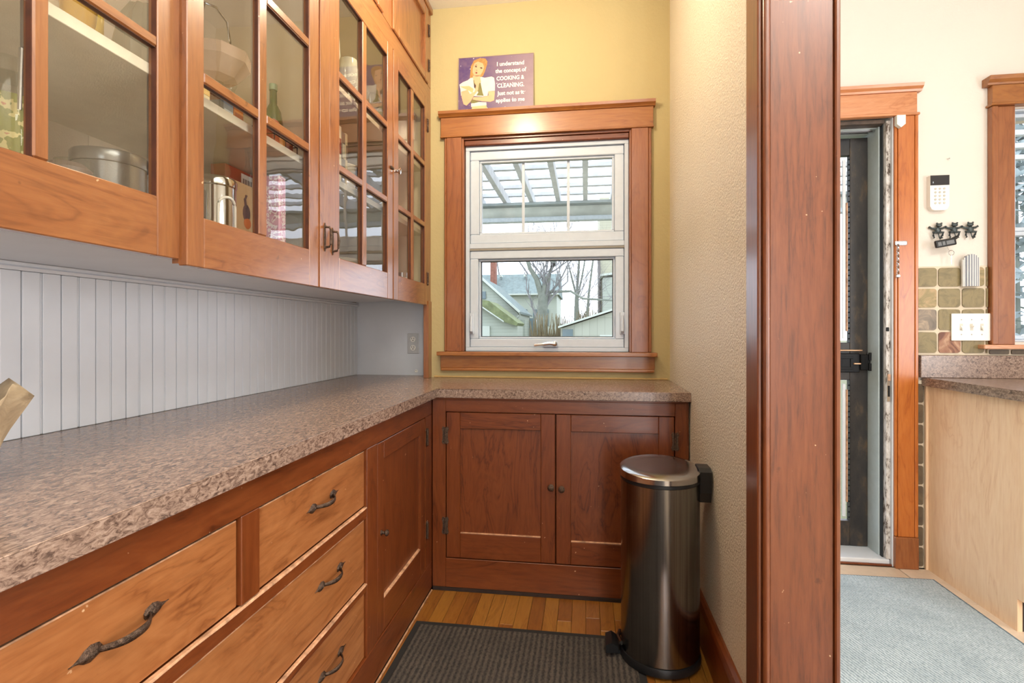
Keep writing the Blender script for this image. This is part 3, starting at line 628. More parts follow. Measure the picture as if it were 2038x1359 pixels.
obj('label', B().lathe([(0.0306, ZS + 0.02), (0.0306, ZS + 0.10)], (-1.02, 1.60, 0), 24, cap=False), plain('pale_label', 'D8D6B0', 0.6), gb, True)
shelf_box('brown_carton', 'brown carton behind the green bottle', 'carton', '7A4A30', -1.30, -1.24, 1.585, 1.65, ZS, 0.26)
wt = thing('wire_tray', 'wire tray of red-brown packets on the second bay shelf', 'tray', (-0.955, 1.5, ZS))
for zz in (0.004, 0.03, 0.055): obj('wire', B().tube([(-0.985, 1.44, ZS + zz), (-0.915, 1.44, ZS + zz), (-0.915, 1.565, ZS + zz), (-0.985, 1.565, ZS + zz), (-0.985, 1.44, ZS + zz)], 0.002, 6), BLACKM, wt, True)
for yy in (1.44, 1.50, 1.565): obj('wire', B().tube([(-0.915, yy, ZS + 0.002), (-0.915, yy, ZS + 0.057)], 0.002, 6), BLACKM, wt, True)
bx('tray_floor', BLACKM, wt, -0.985, -0.915, 1.44, 1.565, ZS + 0.0003, ZS + 0.0015, 0)
for i, lab in enumerate(('rust red packet in the wire tray', 'ochre packet in the middle of the wire tray', 'dark red packet at the right end of the wire tray')):
    y_ = 1.448 + i * 0.037; pk = thing('food_packet', lab, 'packet', (-0.95, y_, ZS), 'packets in the wire tray')
    bx('wrapper', plain('packet_%d' % i, ('8A3A24', 'B07A3A', '6A2A1C')[i], 0.5), pk, -0.98, -0.92, y_, y_ + 0.033, ZS + 0.0017, ZS + 0.08 - 0.01 * i, 0.006)
# third bay
for i, (c, w, h, lab) in enumerate((('A33A1E', 0.045, 0.27, 'thick red cookbook standing in the third bay'), ('D8CDB4', 0.022, 0.25, 'cream spined cookbook beside the red cookbook'), ('6E6258', 0.030, 0.235, 'grey-brown cookbook third from the left in the third bay'), ('B9A98A', 0.018, 0.24, 'thin tan cookbook at the right end of the row'))):
    y0 = 1.885 + (0, 0.048, 0.073, 0.106)[i]
    t = thing('cookbook', lab, 'book', (-1.0, y0, ZS), 'cookbooks in the third bay')
    bx('cover', plain('cookbook_cover_%d' % i, c, 0.5), t, -1.13, -0.955, y0, y0 + w, ZS, ZS + h, 0.002)
    bx('title_band', plain('cookbook_band_%d' % i, ('E8D8B8', '8A3A2A', 'C8C0A8', '5A4A3A')[i], 0.5), t, -0.9549, -0.9543, y0 + 0.004, y0 + w - 0.004, ZS + h * 0.55, ZS + h * 0.8, 0)
for i in range(3):
    z_ = ZS + i * 0.0490
    tag(obj('cake_pan', B().lathe([(0.085, z_), (0.095, z_ + 0.044), (0.100, z_ + 0.044), (0.100, z_ + 0.0480), (0.02, z_ + 0.0485)], (-1.06, 2.14, 0), 28), CHROME, None, True), ('bottom', 'middle', 'top')[i] + ' steel cake pan of the stack on the third bay shelf', 'pan', 'steel cake pans in the third bay')
PEARL = plain('pearly_glass', 'D2D0C4', 0.06, Alpha=0.6)
jar('ornament_figure', 'pale blue glass bird figure on the top shelf', 'figurine', -0.955, 1.775, ZU, [(0.03, 0), (0.036, 0.03), (0.042, 0.09), (0.034, 0.17), (0.016, 0.225), (0.018, 0.255), (0.004, 0.275)], plain('pale_blue_glass', '9FB8CC', 0.1), n=18)
jar('glass_globe', 'round pearly glass globe on the top shelf behind the stemmed glasses', 'globe', -1.07, 1.93, ZU, [(0.02, 0), (0.03, 0.01), (0.05, 0.06), (0.060, 0.12), (0.05, 0.18), (0.024, 0.22), (0.028, 0.24)], PEARL, n=20)
for (x_, y_, lab) in ((-0.955, 1.865, 'stemmed glass nearest the pale blue bird figure'), (-0.955, 2.02, 'stemmed glass in the middle of the top shelf'), (-0.975, 2.11, 'stemmed glass furthest right on the top shelf')):
    jar('stemmed_glass', lab, 'glass', x_, y_, ZU, [(0.03, 0), (0.028, 0.003), (0.006, 0.01), (0.005, 0.07), (0.022, 0.085), (0.036, 0.13), (0.033, 0.19)], PEARL, n=16)
CHINA = plain('white_china', 'D8D4C8', 0.2)
for i in range(6):
    z_ = ZF + i * 0.0125
    tag(obj('dinner_plate', B().lathe([(0.06, z_), (0.07, z_ + 0.001), (0.105, z_ + 0.008), (0.108, z_ + 0.012), (0.10, z_ + 0.0118), (0.02, z_ + 0.0045)], (-1.05, 1.86, 0), 28), CHINA, None, True), ('bottom', 'second from bottom', 'third from bottom', 'third from top', 'second from top', 'top')[i] + ' white china plate of the stack low in the third bay', 'plate', 'white plates stacked in the third bay')
jar('mixing_bowl', 'cream mixing bowl low in the third bay beside the plates', 'bowl', -1.08, 2.12, ZF, [(0.05, 0), (0.055, 0.01), (0.10, 0.07), (0.115, 0.12), (0.118, 0.124), (0.112, 0.124), (0.08, 0.06), (0.01, 0.02)], CERAM)
# fourth bay
shelf_box('flour_carton', 'white carton with a red band in the fourth bay', 'carton', 'D8D0C0', -1.05, -0.99, 2.60, 2.68, ZS, 0.12, 'A0382E')
shelf_box('tea_box', 'small cream tea box at the shelf edge in the fourth bay', 'box', 'D2C29A', -0.955, -0.915, 2.40, 2.46, ZS, 0.055, '8A8A5A')
jar('glass_vase', 'clear glass vase on the top shelf of the fourth bay', 'vase', -1.05, 2.45, ZU, [(0.035, 0), (0.04, 0.02), (0.03, 0.08), (0.045, 0.18), (0.05, 0.24)], JARGLASS)
jar('spice_jar', 'white lidded spice jar low in the fourth bay', 'jar', -0.96, 2.66, ZF, [(0.03, 0), (0.032, 0.004), (0.032, 0.10)], WHITEPL, [(0.033, 0.1005), (0.033, 0.125), (0.01, 0.127)], plain('steel_lid', 'A8A8A8', 0.3, 0.9))
jar('egg_cup', 'tiny brown patterned cup low in the fourth bay', 'cup', -0.955, 2.40, ZF, [(0.018, 0), (0.01, 0.02), (0.012, 0.07), (0.028, 0.10), (0.03, 0.13)], plain('brown_glaze', '9A6A48', 0.3))

# ------------------------------------------------------------------ pantry window
w1 = sroot('window_1', (-0.2, YB, 1.06), 'white two-part pantry window in an amber wood casing')
cs = part('casing', w1)
obj('head_cap', B().prism([(2.849, 2.386), (2.800, 2.386), (2.803, 2.372), (2.814, 2.364), (2.820, 2.357), (2.849, 2.357)], 'X', -0.806, 0.364), CASX, cs)
bx('head_board', CASX, cs, -0.797, 0.354, 2.825, 2.849, 2.2545, 2.3565, 0.0015)
bx('head_board_lip', CASX, cs, -0.800, 0.357, 2.820, 2.849, 2.246, 2.2543, 0.002)
for (a, b_, s) in ((-0.777, -0.679, -1), (0.241, 0.345, 1)):
    bx('side_board', CASZ, cs, a if s > 0 else a + 0.014, b_ if s < 0 else b_ - 0.016, 2.825, 2.849, 1.0605, 2.2458, 0.002)
    bx('back_band', CASZ, cs, (b_ - 0.0157) if s > 0 else a, b_ if s > 0 else a + 0.0137, 2.829, 2.849, 1.0605, 2.2458, 0.003)
    bx('jamb', CASZ, cs, -0.6785 if s < 0 else 0.232, -0.668 if s < 0 else 0.2405, 2.838, 2.95, 1.0605, 2.2455, 0.001)
bx('head_jamb', WX, cs, -0.667, 0.231, 2.838, 2.95, 2.2330, 2.2455, 0.001)
bx('head_stop', WX, cs, -0.667, 0.231, 2.846, 2.93, 2.2030, 2.2327, 0.004)
bx('sill_board', CASX, cs, -0.813, 0.372, 2.795, 2.849, 1.038, 1.0600, 0.004, 2)
bx('sill_board_inner', CASX, cs, -0.667, 0.231, 2.8493, 2.95, 1.046, 1.0600, 0.0)
bx('apron', CASX, cs, -0.800, 0.362, 2.830, 2.849, 0.970, 1.0378, 0.002)
bx('apron_bead', CASX, cs, -0.798, 0.360, 2.826, 2.849, 0.953, 0.9698, 0.005, 2)
bx('caulk_strip', plain('yellowed_caulk', 'B89A62', 0.7), w1, -0.84, 0.43, 2.842, 2.8497, 0.9145, 0.924, 0.002)
def frame(name, parent, m, x0, x1, z0, z1, w, y0, y1, bev=0.002):
    p = part(name, parent)
    bx('head', m, p, x0, x1, y0, y1, z1 - w, z1, bev); bx('foot', m, p, x0, x1, y0, y1, z0, z0 + w, bev)
    bx('upright', m, p, x0, x0 + w, y0, y1, z0 + w + 0.0002, z1 - w - 0.0002, bev); bx('upright', m, p, x1 - w, x1, y0, y1, z0 + w + 0.0002, z1 - w - 0.0002, bev)
    return p
fx0, fx1 = -0.664, 0.230
frame('frame', w1, VINYL, fx0, fx1, 1.0605, 2.2025, 0.022, 2.865, 2.945)
bx('meeting_rail', VINYL, w1, fx0 + 0.0222, fx1 - 0.0222, 2.868, 2.945, 1.634, 1.662, 0.002)
us = frame('upper_sash', w1, VINYL, -0.640, 0.206, 1.6625, 2.179, 0.050, 2.878, 2.935, 0.004)
frame('glazing_bead', us, VINYL, -0.5895, 0.1555, 1.7130, 2.1285, 0.012, 2.890, 2.925, 0.003)
bx('pane', GLASS, us, -0.577, 0.143, 2.912, 2.916, 1.726, 2.116, 0)
for x_ in (-0.345, -0.0935): bx('grid_bar', VINYL, us, x_ - 0.008, x_ + 0.008, 2.9165, 2.924, 1.726, 2.116, 0.001)
ls = frame('lower_sash', w1, VINYL, -0.640, 0.206, 1.084, 1.622, 0.046, 2.874, 2.935, 0.004)
frame('glazing_bead', ls, VINYL, -0.5935, 0.1595, 1.1305, 1.5755, 0.010, 2.892, 2.925, 0.003)
frame('glazing_seal', ls, VSEAL, -0.5833, 0.1493, 1.1407, 1.5653, 0.0035, 2.905, 2.920, 0)
bx('pane', GLASS, ls, -0.579, 0.145, 2.912, 2.916, 1.1445, 1.5615, 0)
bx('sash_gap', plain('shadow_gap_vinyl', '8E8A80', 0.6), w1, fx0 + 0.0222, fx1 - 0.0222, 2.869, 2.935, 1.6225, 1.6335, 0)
ck = part('crank', w1)
bx('crank_base', VINYL, ck, -0.230, -0.150, 2.8485, 2.8735, 1.086, 1.108, 0.006, 2)
obj('crank_arm', B().tube([(-0.165, 2.846, 1.105), (-0.19, 2.838, 1.108), (-0.235, 2.836, 1.101), (-0.275, 2.838, 1.097)], [0.012, 0.009, 0.007, 0.0075], 10), CHROME, ck, True)
obj('crank_hub', B().ball((-0.165, 2.846, 1.106), 0.015, 14, (1, 0.8, 1)), CHROME, ck, True)
for x_ in (-0.628, 0.196):
    lt = part('sash_lock', w1)
    bx('lock_plate', VINYL, lt, x_ - 0.013, x_ + 0.013, 2.862, 2.8738, 1.155, 1.275, 0.005, 2)
    obj('lock_lever', B().tube([(x_, 2.858, 1.165), (x_, 2.845, 1.175), (x_, 2.843, 1.215), (x_, 2.850, 1.255)], [0.009, 0.009, 0.008, 0.005], 10), VINYL, lt, True)
bx('sill_track', VINYL, w1, fx0 + 0.0222, fx1 - 0.0222, 2.866, 2.9, 1.061, 1.0835, 0.003)

# ------------------------------------------------------------------ tin sign on the window head
sg = thing('tin_sign', 'purple tin sign with a retro woman and white lettering on the window head', 'sign', (-0.488, 2.822, 2.3865))
sg.rotation_euler = (R(-3.0), 0, R(0.0))
SW, SH = 0.420, 0.303
def S(px, py):
    """printed layout of the sign, in its own width and height"""
    s = (px - 105) / 1510; t = 1 - (py + (px - 105) * 0.064 - 185) / 1115
    return ((s - 0.5) * SW, t * SH)
def flat(name, pts, m, lay):
    poly = [S(*p) for p in pts]; b = B(); b.prism(poly, 'Y', -0.0012 - lay * 0.0003, -0.0009)
    o = obj(name, b, m, None, local=True); o.parent = sg; return o
pu = NT('aged_print_and_reflection'); f = pu.noise(pu.coords(rnd=False), 14, 4, 0.65); f2 = pu.noise(pu.coords(rnd=False), 60, 2)
tc = pu.n('ShaderNodeTexCoord'); sp = pu.n('ShaderNodeSeparateXYZ'); pu.set(sp.inputs[0], tc.outputs['Object'])
mr = pu.n('ShaderNodeMapRange'); pu.set(mr.inputs['Value'], sp.outputs['X']); mr.inputs['From Min'].default_value = -0.12; mr.inputs['From Max'].default_value = 0.2  # greyer towards the right: print fade plus a painted-in reflection
c = pu.mix(mr.outputs[0], lin('4E3A6C'), lin('8C7884')); c = pu.mix(pu.ramp(f, [(0.4, (0, 0, 0, 1)), (0.7, (0.6, 0.6, 0.6, 1))]), c, lin('7E6878'))
c = pu.mix(pu.ramp(f2, [(0.68, (0, 0, 0, 1)), (0.73, (0.8, 0.8, 0.8, 1))]), c, lin('D8CCD8')); pu.base(c); pu.p(Roughness=0.25)
o = obj('plate', B().box(-SW / 2, SW / 2, -0.0009, 0.0009, 0, SH, 0.0004), pu.m, None, local=True); o.parent = sg
rim = plain('worn_sign_rim', '8A7A70', 0.4)
for (a, b_, c_, d_) in ((-SW / 2, SW / 2, 0.0, 0.0035), (-SW / 2, SW / 2, SH - 0.0035, SH), (-SW / 2, -SW / 2 + 0.0035, 0.0037, SH - 0.0037), (SW / 2 - 0.0035, SW / 2, 0.0037, SH - 0.0037)):
    o = obj('rim', B().box(a, b_, -0.0018, -0.0009, c_, d_), rim, None, local=True); o.parent = sg
skin = plain('print_skin', 'CDA27C', 0.4, var=0.05); hair = plain('print_hair', 'A87C44', 0.4, var=0.2, nscale=70); white = plain('print_white', 'C8C6C2', 0.4); olive = plain('print_olive', '6E6A38', 0.4); sage = plain('print_sage', 'A8A878', 0.4); dark = plain('print_dark', '3A2018', 0.4)
flat('blouse', [(355, 600), (300, 650), (200, 690), (130, 740), (150, 840), (165, 970), (330, 1000), (430, 980), (600, 990), (700, 975), (720, 880), (850, 870), (850, 720), (830, 600), (780, 575), (640, 600), (540, 570), (480, 560), (400, 590)], white, 0)
flat('skirt', [(385, 1195), (680, 1170), (700, 1245), (390, 1290)], sage, 0)
flat('belt', [(370, 1135), (520, 1105), (680, 1110), (685, 1170), (530, 1185), (375, 1205)], white, 1)
flat('waist', [(390, 1050), (560, 1100), (430, 1130), (360, 1120)], olive, 1)
flat('vest', [(410, 600), (500, 700), (560, 700), (600, 900), (625, 975), (480, 965), (520, 900), (450, 830), (420, 720)], olive, 1)
flat('neck', [(400, 560), (540, 540), (560, 640), (480, 700), (410, 640)], skin, 2)
flat('sleeve_shadow', [(140, 780), (330, 770), (420, 830), (400, 920), (330, 870), (260, 840)], sage, 1)
flat('forearm', [(170, 890), (300, 850), (350, 940), (440, 890), (470, 770), (430, 680), (470, 630), (560, 640), (570, 690), (530, 720), (510, 860), (430, 970), (360, 1100), (280, 1180), (220, 1150), (180, 1010)], skin, 3)
flat('folded_arm', [(420, 1000), (600, 1000), (720, 970), (720, 880), (850, 880), (835, 1070), (760, 1100), (600, 1090), (480, 1070), (400, 1050)], skin, 2)
flat('hair', [(340, 600), (350, 500), (360, 360), (420, 240), (540, 190), (650, 200), (695, 260), (680, 350), (650, 450), (610, 560), (560, 590), (470, 480), (420, 560), (390, 600)], hair, 1)
flat('face', [(400, 400), (430, 300), (500, 260), (600, 300), (630, 380), (600, 470), (550, 560), (480, 580), (420, 540), (395, 480)], skin, 2)
flat('hair_roll', [(520, 210), (620, 205), (690, 250), (690, 330), (650, 390), (630, 340), (600, 290), (530, 260)], hair, 3)
for nm, pts in (('eye', [(435, 365), (465, 352), (490, 372), (465, 385)]), ('eye', [(540, 390), (575, 382), (600, 402), (570, 415)]), ('brow', [(430, 350), (470, 330), (495, 345), (470, 342)]), ('mouth', [(450, 490), (475, 478), (498, 500), (470, 522)]), ('nostril', [(470, 440), (485, 436), (490, 446), (475, 450)])):
    flat(nm, pts, dark if nm != 'mouth' else plain('print_lips', '7A2A20', 0.4), 3)
flat('brooch', [(425, 740), (480, 720), (490, 800), (460, 830), (430, 800)], dark, 2)
lettering = plain('cream_lettering', 'F4EEE0', 0.4)
for body, x0, x1, yb, hh in (('I understand', 885, 1425, 360, 0.031), ('the concept of', 855, 1470, 505, 0.030), ('COOKING &', 880, 1430, 660, 0.030), ('CLEANING.', 895, 1430, 810, 0.031), ('Just not as it', 895, 1425, 965, 0.030), ('applies to me', 870, 1440, 1110, 0.029)):
    me = text_mesh(body, hh); xs = [v.co.x for v in me.vertices]; (ax, az), (cx_, cz) = S(x0, yb), S(x1, yb - (x1 - x0) * 0.064)
    k = (cx_ - ax) / (max(xs) - min(xs)); mn = min(xs)
    for v in me.vertices: v.co = Vector((ax + (v.co.x - mn) * k, -0.0014 + (-v.co.z), az + v.co.y * 1.05))
    me.materials.append(lettering); o = bpy.data.objects.new('lettering', me); COL.objects.link(o); o.parent = sg

# ------------------------------------------------------------------ outlet in the alcove
ol = thing('power_outlet', 'white double power outlet on the white alcove wall', 'outlet', (-1.003, 2.97, 1.037))
bx('cover_plate', plain('outlet_plate', 'BFC0C0', 0.3), ol, -1.038, -0.967, 2.965, 2.9695, 1.040, 1.160, 0.003, 2)
for zc in (1.075, 1.125):
    obj('socket', B().lathe([(0.017, -0.0002), (0.0165, -0.003), (0.004, -0.0032)], (-1.003, 2.965, zc), 20, 'Y'), WHITEPL, ol, True)
    for dx in (-0.007, 0.006): bx('slot', BLACKPL, ol, -1.003 + dx - 0.0012, -1.003 + dx + 0.0012, 2.9605, 2.9617, zc, zc + 0.009, 0)
    obj('ground_hole', B().lathe([(0.003, 0), (0.003, -0.0011)], (-1.003, 2.9617, zc - 0.007), 10, 'Y'), BLACKPL, ol)
tag(obj('cord_grommet', B().lathe([(0.009, 0), (0.009, -0.006), (0.005, -0.008), (0.003, -0.004)], (-0.985, 2.9695, 0.938), 16, 'Y'), WHITEPL, None, True), 'small round white grommet low on the alcove wall', 'grommet')

# ------------------------------------------------------------------ paper bag at the left edge
rim_pts = [(-0.87, 0.50, 1.056), (-0.88, 0.58, 1.054), (-0.89, 0.640, 1.056), (-0.89, 0.676, 1.062), (-0.90, 0.694, 1.065), (-0.905, 0.705, 1.070), (-0.91, 0.714, 1.081), (-0.915, 0.723, 1.088), (-0.925, 0.743, 1.080), (-0.93, 0.769, 1.063), (-0.95, 0.764, 1.080), (-0.985, 0.773, 1.092), (-1.002, 0.771, 1.080), (-1.03, 0.71, 1.068), (-1.03, 0.60, 1.064), (-1.0, 0.50, 1.060)]
bot_pts = [(-0.88, 0.50), (-0.875, 0.54), (-0.875, 0.58), (-0.878, 0.605), (-0.88, 0.625), (-0.885, 0.64), (-0.89, 0.655), (-0.895, 0.668), (-0.905, 0.682), (-0.925, 0.690), (-0.945, 0.692), (-0.965, 0.690), (-0.985, 0.68), (-0.995, 0.64), (-0.995, 0.57), (-0.98, 0.50)]
b = B(); rows = []
for k in range(10):
    t = k / 9; e = t ** 1.65; row = []
    for (rx, ry, rz), (qx, qy) in zip(rim_pts, bot_pts):
        cr = 0.003 * math.sin(9 * t + 40 * ry) * t * (1 - t) * 3
        row.append((qx + (rx - qx) * e + cr, qy + (ry - qy) * e, 0.9150 + (rz - 0.9150) * t))
    rows.append(row + [row[0]])
b.grid(rows); bmesh.ops.remove_doubles(b.bm, verts=b.bm.verts, dist=0.0005)
KR = NT('crumpled_kraft_paper'); f = KR.noise(KR.coords(), 14, 4, 0.6, 0.8); KR.base(KR.ramp(f, [(0.3, '7C6A54'), (0.55, '9C8A70'), (0.75, 'B2A288')])); KR.p(Roughness=0.75); KR.bump(f, 0.5, 0.01)
pb = obj('paper_bag', b, KR.m, None, True, solid=0.0012)
tag(pb, 'open-topped brown paper bag standing on the left worktop', 'bag')

# ------------------------------------------------------------------ trash can and mats
pm = thing('floor_mat', 'dark charcoal ribbed mat on the pantry floor', 'mat', (-0.24, 1.3, 0))
bx('carpet', MATBLACK, pm, -0.650, 0.18, 0.25, 2.012, 0.0008, 0.0085, 0.002)
obj('border', B().prism([(-0.674, 2.036), (0.205, 2.036), (0.205, 0.225), (-0.674, 0.225)], 'Z', 0.0004, 0.0050), RUBBER, pm)
TX, TY, T0 = 0.265, 1.94, 0.0088
tr = thing('trash_can', 'tall round stainless steel pedal trash can by the stippled wall', 'trash can', (TX, TY, T0))
def lt(name, prof, m, n=56): return obj(name, B().lathe([(r, T0 + h) for r, h in prof], (TX, TY, 0), n), m, tr, True)
lt('base', [(0.136, 0.0), (0.141, 0.003), (0.142, 0.018), (0.139, 0.030), (0.130, 0.032)], BLACKPL)
lt('body', [(0.1365, 0.0325), (0.1368, 0.03255), (0.1368, 0.632), (0.134, 0.6325)], STEEL)
lt('rim', [(0.1375, 0.633), (0.1385, 0.634), (0.1385, 0.644), (0.134, 0.6445)], BLACKPL)
b = B(); n = 56; rr_ = [(0.136, 0.0), (0.140, 0.001), (0.140, 0.030), (0.134, 0.034), (0.118, 0.0355), (0.08, 0.034), (0.03, 0.032)]
rows = []
for r, h in rr_:
    row = []
    for i in range(n):
        a = 2 * math.pi * i / n; cut = 0.0
        if h > 0.02: cut = -0.012 * max(0, -math.sin(a)) * (r / 0.14) ** 1.5 + 0.010 * max(0, math.sin(a)) * (r / 0.14)
        row.append((TX + r * math.cos(a), TY + r * math.sin(a), T0 + 0.645 + h + cut))
    rows.append(row + [row[0]])
b.grid(rows); b.bm.faces.new([v for v in []]) if False else None
bmesh.ops.remove_doubles(b.bm, verts=b.bm.verts, dist=0.0002); bmesh.ops.holes_fill(b.bm, edges=[e for e in b.bm.edges if e.is_boundary], sides=80)
obj('lid', b, plain('polished_lid_steel', 'B9BABC', 0.16, 1.0, var=0.06, nscale=25), tr, True)
obj('hinge_cover', B().prism([(TY - 0.035, T0 + 0.565), (TY + 0.035, T0 + 0.565), (TY + 0.045, T0 + 0.60), (TY + 0.045, T0 + 0.672), (TY + 0.03, T0 + 0.684), (TY - 0.03, T0 + 0.684), (TY - 0.045, T0 + 0.672), (TY - 0.045, T0 + 0.60)], 'X', TX + 0.130, TX + 0.170), BLACKPL, tr)
pd = part('pedal', tr)
obj('pedal_arm', B().prism([(TY - 0.022, T0 + 0.004), (TY + 0.022, T0 + 0.004), (TY + 0.022, T0 + 0.016), (TY - 0.022, T0 + 0.016)], 'X', TX - 0.172, TX - 0.137), BLACKPL, pd)
obj('pedal_pad', B().prism([(TX - 0.192, T0 + 0.012), (TX - 0.150, T0 + 0.0165), (TX - 0.148, T0 + 0.036), (TX - 0.170, T0 + 0.050), (TX - 0.192, T0 + 0.040)], 'Y', TY - 0.04, TY + 0.04), BLACKPL, pd)
obj('pedal_trim', B().tube([(TX - 0.138, TY - 0.038, T0 + 0.052), (TX - 0.147, TY, T0 + 0.055), (TX - 0.138, TY + 0.038, T0 + 0.052)], 0.008, 8), STEEL, pd, True)
km = thing('floor_mat', 'blue-grey ribbed mat on the kitchen tiles in front of the door', 'mat', (1.1, 2.0, 0))
obj('carpet', B().prism([(0.66, 2.695), (1.612, 2.702), (1.615, 0.4), (0.66, 0.4)], 'Z', 0.0008, 0.0075), MATGREY, km)
obj('border', B().prism([(0.648, 2.706), (1.624, 2.714), (1.628, 0.388), (0.648, 0.388)], 'Z', 0.0004, 0.0045), plain('blue_grey_rubber_edge', '5A6A74', 0.9), km)

# ------------------------------------------------------------------ kitchen door
d1s = sroot('door_1', (1.1, YB, 0), 'dark exterior security door in an orange wood casing')
cs = part('casing', d1s)
KC = wood('orange_casing_wood', 'Z', '8E4212', 'B0601F', 'BE7030', rough=0.35); KX = wood('orange_casing_across', 'X', 'A05A30', 'C07E50', 'CC9066', rough=0.35)
bx('side_board', KC, cs, 1.532, 1.606, 2.826, 2.849, 0.1565, 2.236, 0.002)
bx('inner_bead', KC, cs, 1.5185, 1.5315, 2.830, 2.849, 0.1565, 2.236, 0.003); bx('back_band', KC, cs, 1.6065, 1.6215, 2.822, 2.849, 0.1565, 2.236, 0.003)
bx('plinth_block', CASZ, cs, 1.5165, 1.622, 2.818, 2.849, 0.0, 0.156, 0.003)
bx('side_board', KC, cs, 0.61, 0.70, 2.826, 2.849, 0.0, 2.236, 0.002)
bx('head_lip', KX, cs, 0.61, 1.628, 2.818, 2.849, 2.2365, 2.249, 0.003); bx('head_board', KX, cs, 0.61, 1.618, 2.826, 2.849, 2.2495, 2.352, 0.0015)
obj('head_cap', B().prism([(2.849, 2.386), (2.798, 2.386), (2.803, 2.372), (2.816, 2.362), (2.820, 2.3525), (2.849, 2.3525)], 'X', 0.61, 1.636), KX, cs)
PALEP = plain('pale_blue_grey_paint', 'B6C2C4', 0.45, var=0.05); WORN = NT('weathered_white_paint'); f = WORN.noise(WORN.coords((1, 1, 0.35)), 60, 4, 0.7); WORN.base(WORN.ramp(f, [(0.36, '4A3A2E'), (0.46, 'BDB6B0'), (0.7, 'DCDADA')])); WORN.p(Roughness=0.6); WORN = WORN.m
jb = part('jamb', d1s)
bx('outer_jamb', PALEP, jb, 1.480, 1.5125, 2.902, 3.05, 0.031, 2.2265, 0.001)
bx('weather_strip', VSEAL, jb, 1.486, 1.4915, 2.8785, 2.9015, 0.031, 2.2265, 0)
bx('worn_jamb', WORN, jb, 1.492, 1.5125, 2.855, 2.9015, 0.031, 2.2265, 0.002)
bx('edge_strip', WHITEP, jb, 1.5128, 1.5180, 2.840, 2.862, 0.0005, 2.236, 0.001)
bx('head_jamb', PALEP, jb, 0.63, 1.4795, 2.915, 3.05, 2.212, 2.2265, 0.001); bx('head_stop', CHROME, jb, 0.63, 1.4795, 2.93, 2.95, 2.200, 2.2115, 0)
bx('worn_head', plain('worn_dark_head', '4A3C32', 0.6, var=0.4), jb, 0.63, 1.4855, 2.855, 2.9145, 2.2145, 2.234, 0.001)
bx('outer_jamb', PALEP, jb, 0.622, 0.66, 2.902, 3.05, 0.031, 2.2115, 0.001)
bx('threshold', WHITEP, d1s, 0.63, 1.509, 2.853, 3.05, 0.0008, 0.0305, 0.006, 2)
bx('threshold_lip', WZ, d1s, 0.63, 1.512, 2.842, 2.8525, 0.0005, 0.010, 0.001)
IRD = NT('worn_black_door_paint'); f = IRD.noise(IRD.coords((1, 1, 0.4)), 16, 5, 0.65); IRD.base(IRD.ramp(f, [(0.35, '1A1A1C'), (0.55, '2E2A28'), (0.72, '5A4834')])); IRD.p(Roughness=0.45); IRD = IRD.m
lf = part('leaf', d1s)
yd0, yd1 = 3.000, 3.035
bx('door_stile', IRD, lf, 1.391, 1.4785, yd0, yd1, 0.034, 2.197, 0.002); bx('door_stile', IRD, lf, 0.665, 0.76, yd0, yd1, 0.034, 2.197, 0.002)
bx('door_rail', IRD, lf, 0.7603, 1.3907, yd0, yd1, 0.034, 0.165, 0.002); bx('door_rail', IRD, lf, 0.7603, 1.3907, yd0, yd1, 0.913, 1.112, 0.002); bx('door_rail', IRD, lf, 0.7603, 1.3907, yd0, yd1, 2.106, 2.197, 0.002)
for z0, z1 in ((0.1655, 0.9125), (1.1125, 2.1055)):
    bx('door_pane', GLASS, lf, 0.762, 1.389, 3.015, 3.019, z0 + 0.001, z1 - 0.001, 0)
    bx('pane_bead', RAW, lf, 1.374, 1.3795, yd0 - 0.004, 3.012, z0 + (0.10 if z0 < 1 else 0.06), z1 - (0.05 if z0 < 1 else 0.25), 0.001)
    bx('pane_frame', WHITEP, lf, 1.3575, 1.3735, 3.004, 3.013, z0 + 0.02, z1 - 0.02, 0.002)
    for j in range(int((z1 - z0) / 0.028)):
        obj('pane_scroll', B().ball((1.3855, yd0 - 0.0005, z0 + 0.02 + j * 0.028), 0.0045, 6), BLACKM, lf, True) if j % 1 == 0 else None
lk = part('lock', d1s)
bx('lock_case', BLACKM, lk, 1.27, 1.43, yd0 - 0.022, yd0 - 0.0003, 0.955, 1.055, 0.003)
bx('keeper', BLACKM, lk, 1.432, 1.4785, yd0 - 0.028, yd0 - 0.0003, 0.968, 1.050, 0.004)
frame('lock_ring', lk, BLACKM, 1.33, 1.395, 0.972, 1.040, 0.012, yd0 - 0.027, yd0 - 0.0225, 0.001)
BRASS = plain('worn_brass', 'C29A78', 0.35, 0.6)
bx('bolt_bar', BRASS, lk, 1.33, 1.442, yd0 - 0.026, yd0 - 0.004, 1.068, 1.075, 0.002); bx('bolt_bar', BRASS, lk, 1.396, 1.431, yd0 - 0.034, yd0 - 0.0225, 0.998, 1.006, 0.002)
for zc in (0.985, 1.04): obj('bolt_knuckle', B().lathe([(0.007, -0.02), (0.007, 0.02)], (1.4745, yd0 - 0.030, zc), 10), BLACKM, lk, True)
# latch strikes on the jamb
st = part('strike', jb)
bx('catch', BLACKM, st, 1.490, 1.502, 2.845, 2.8545, 1.172, 1.192, 0.002)
st = part('strike', jb)
bx('strike_plate', CHROME, st, 1.494, 1.510, 2.851, 2.8547, 0.82, 0.955, 0.001); bx('strike_cap', RAW, st, 1.496, 1.510, 2.848, 2.8507, 0.925, 0.958, 0.001); bx('strike_hole', BLACKM, st, 1.498, 1.506, 2.8495, 2.8507, 0.845, 0.90, 0)
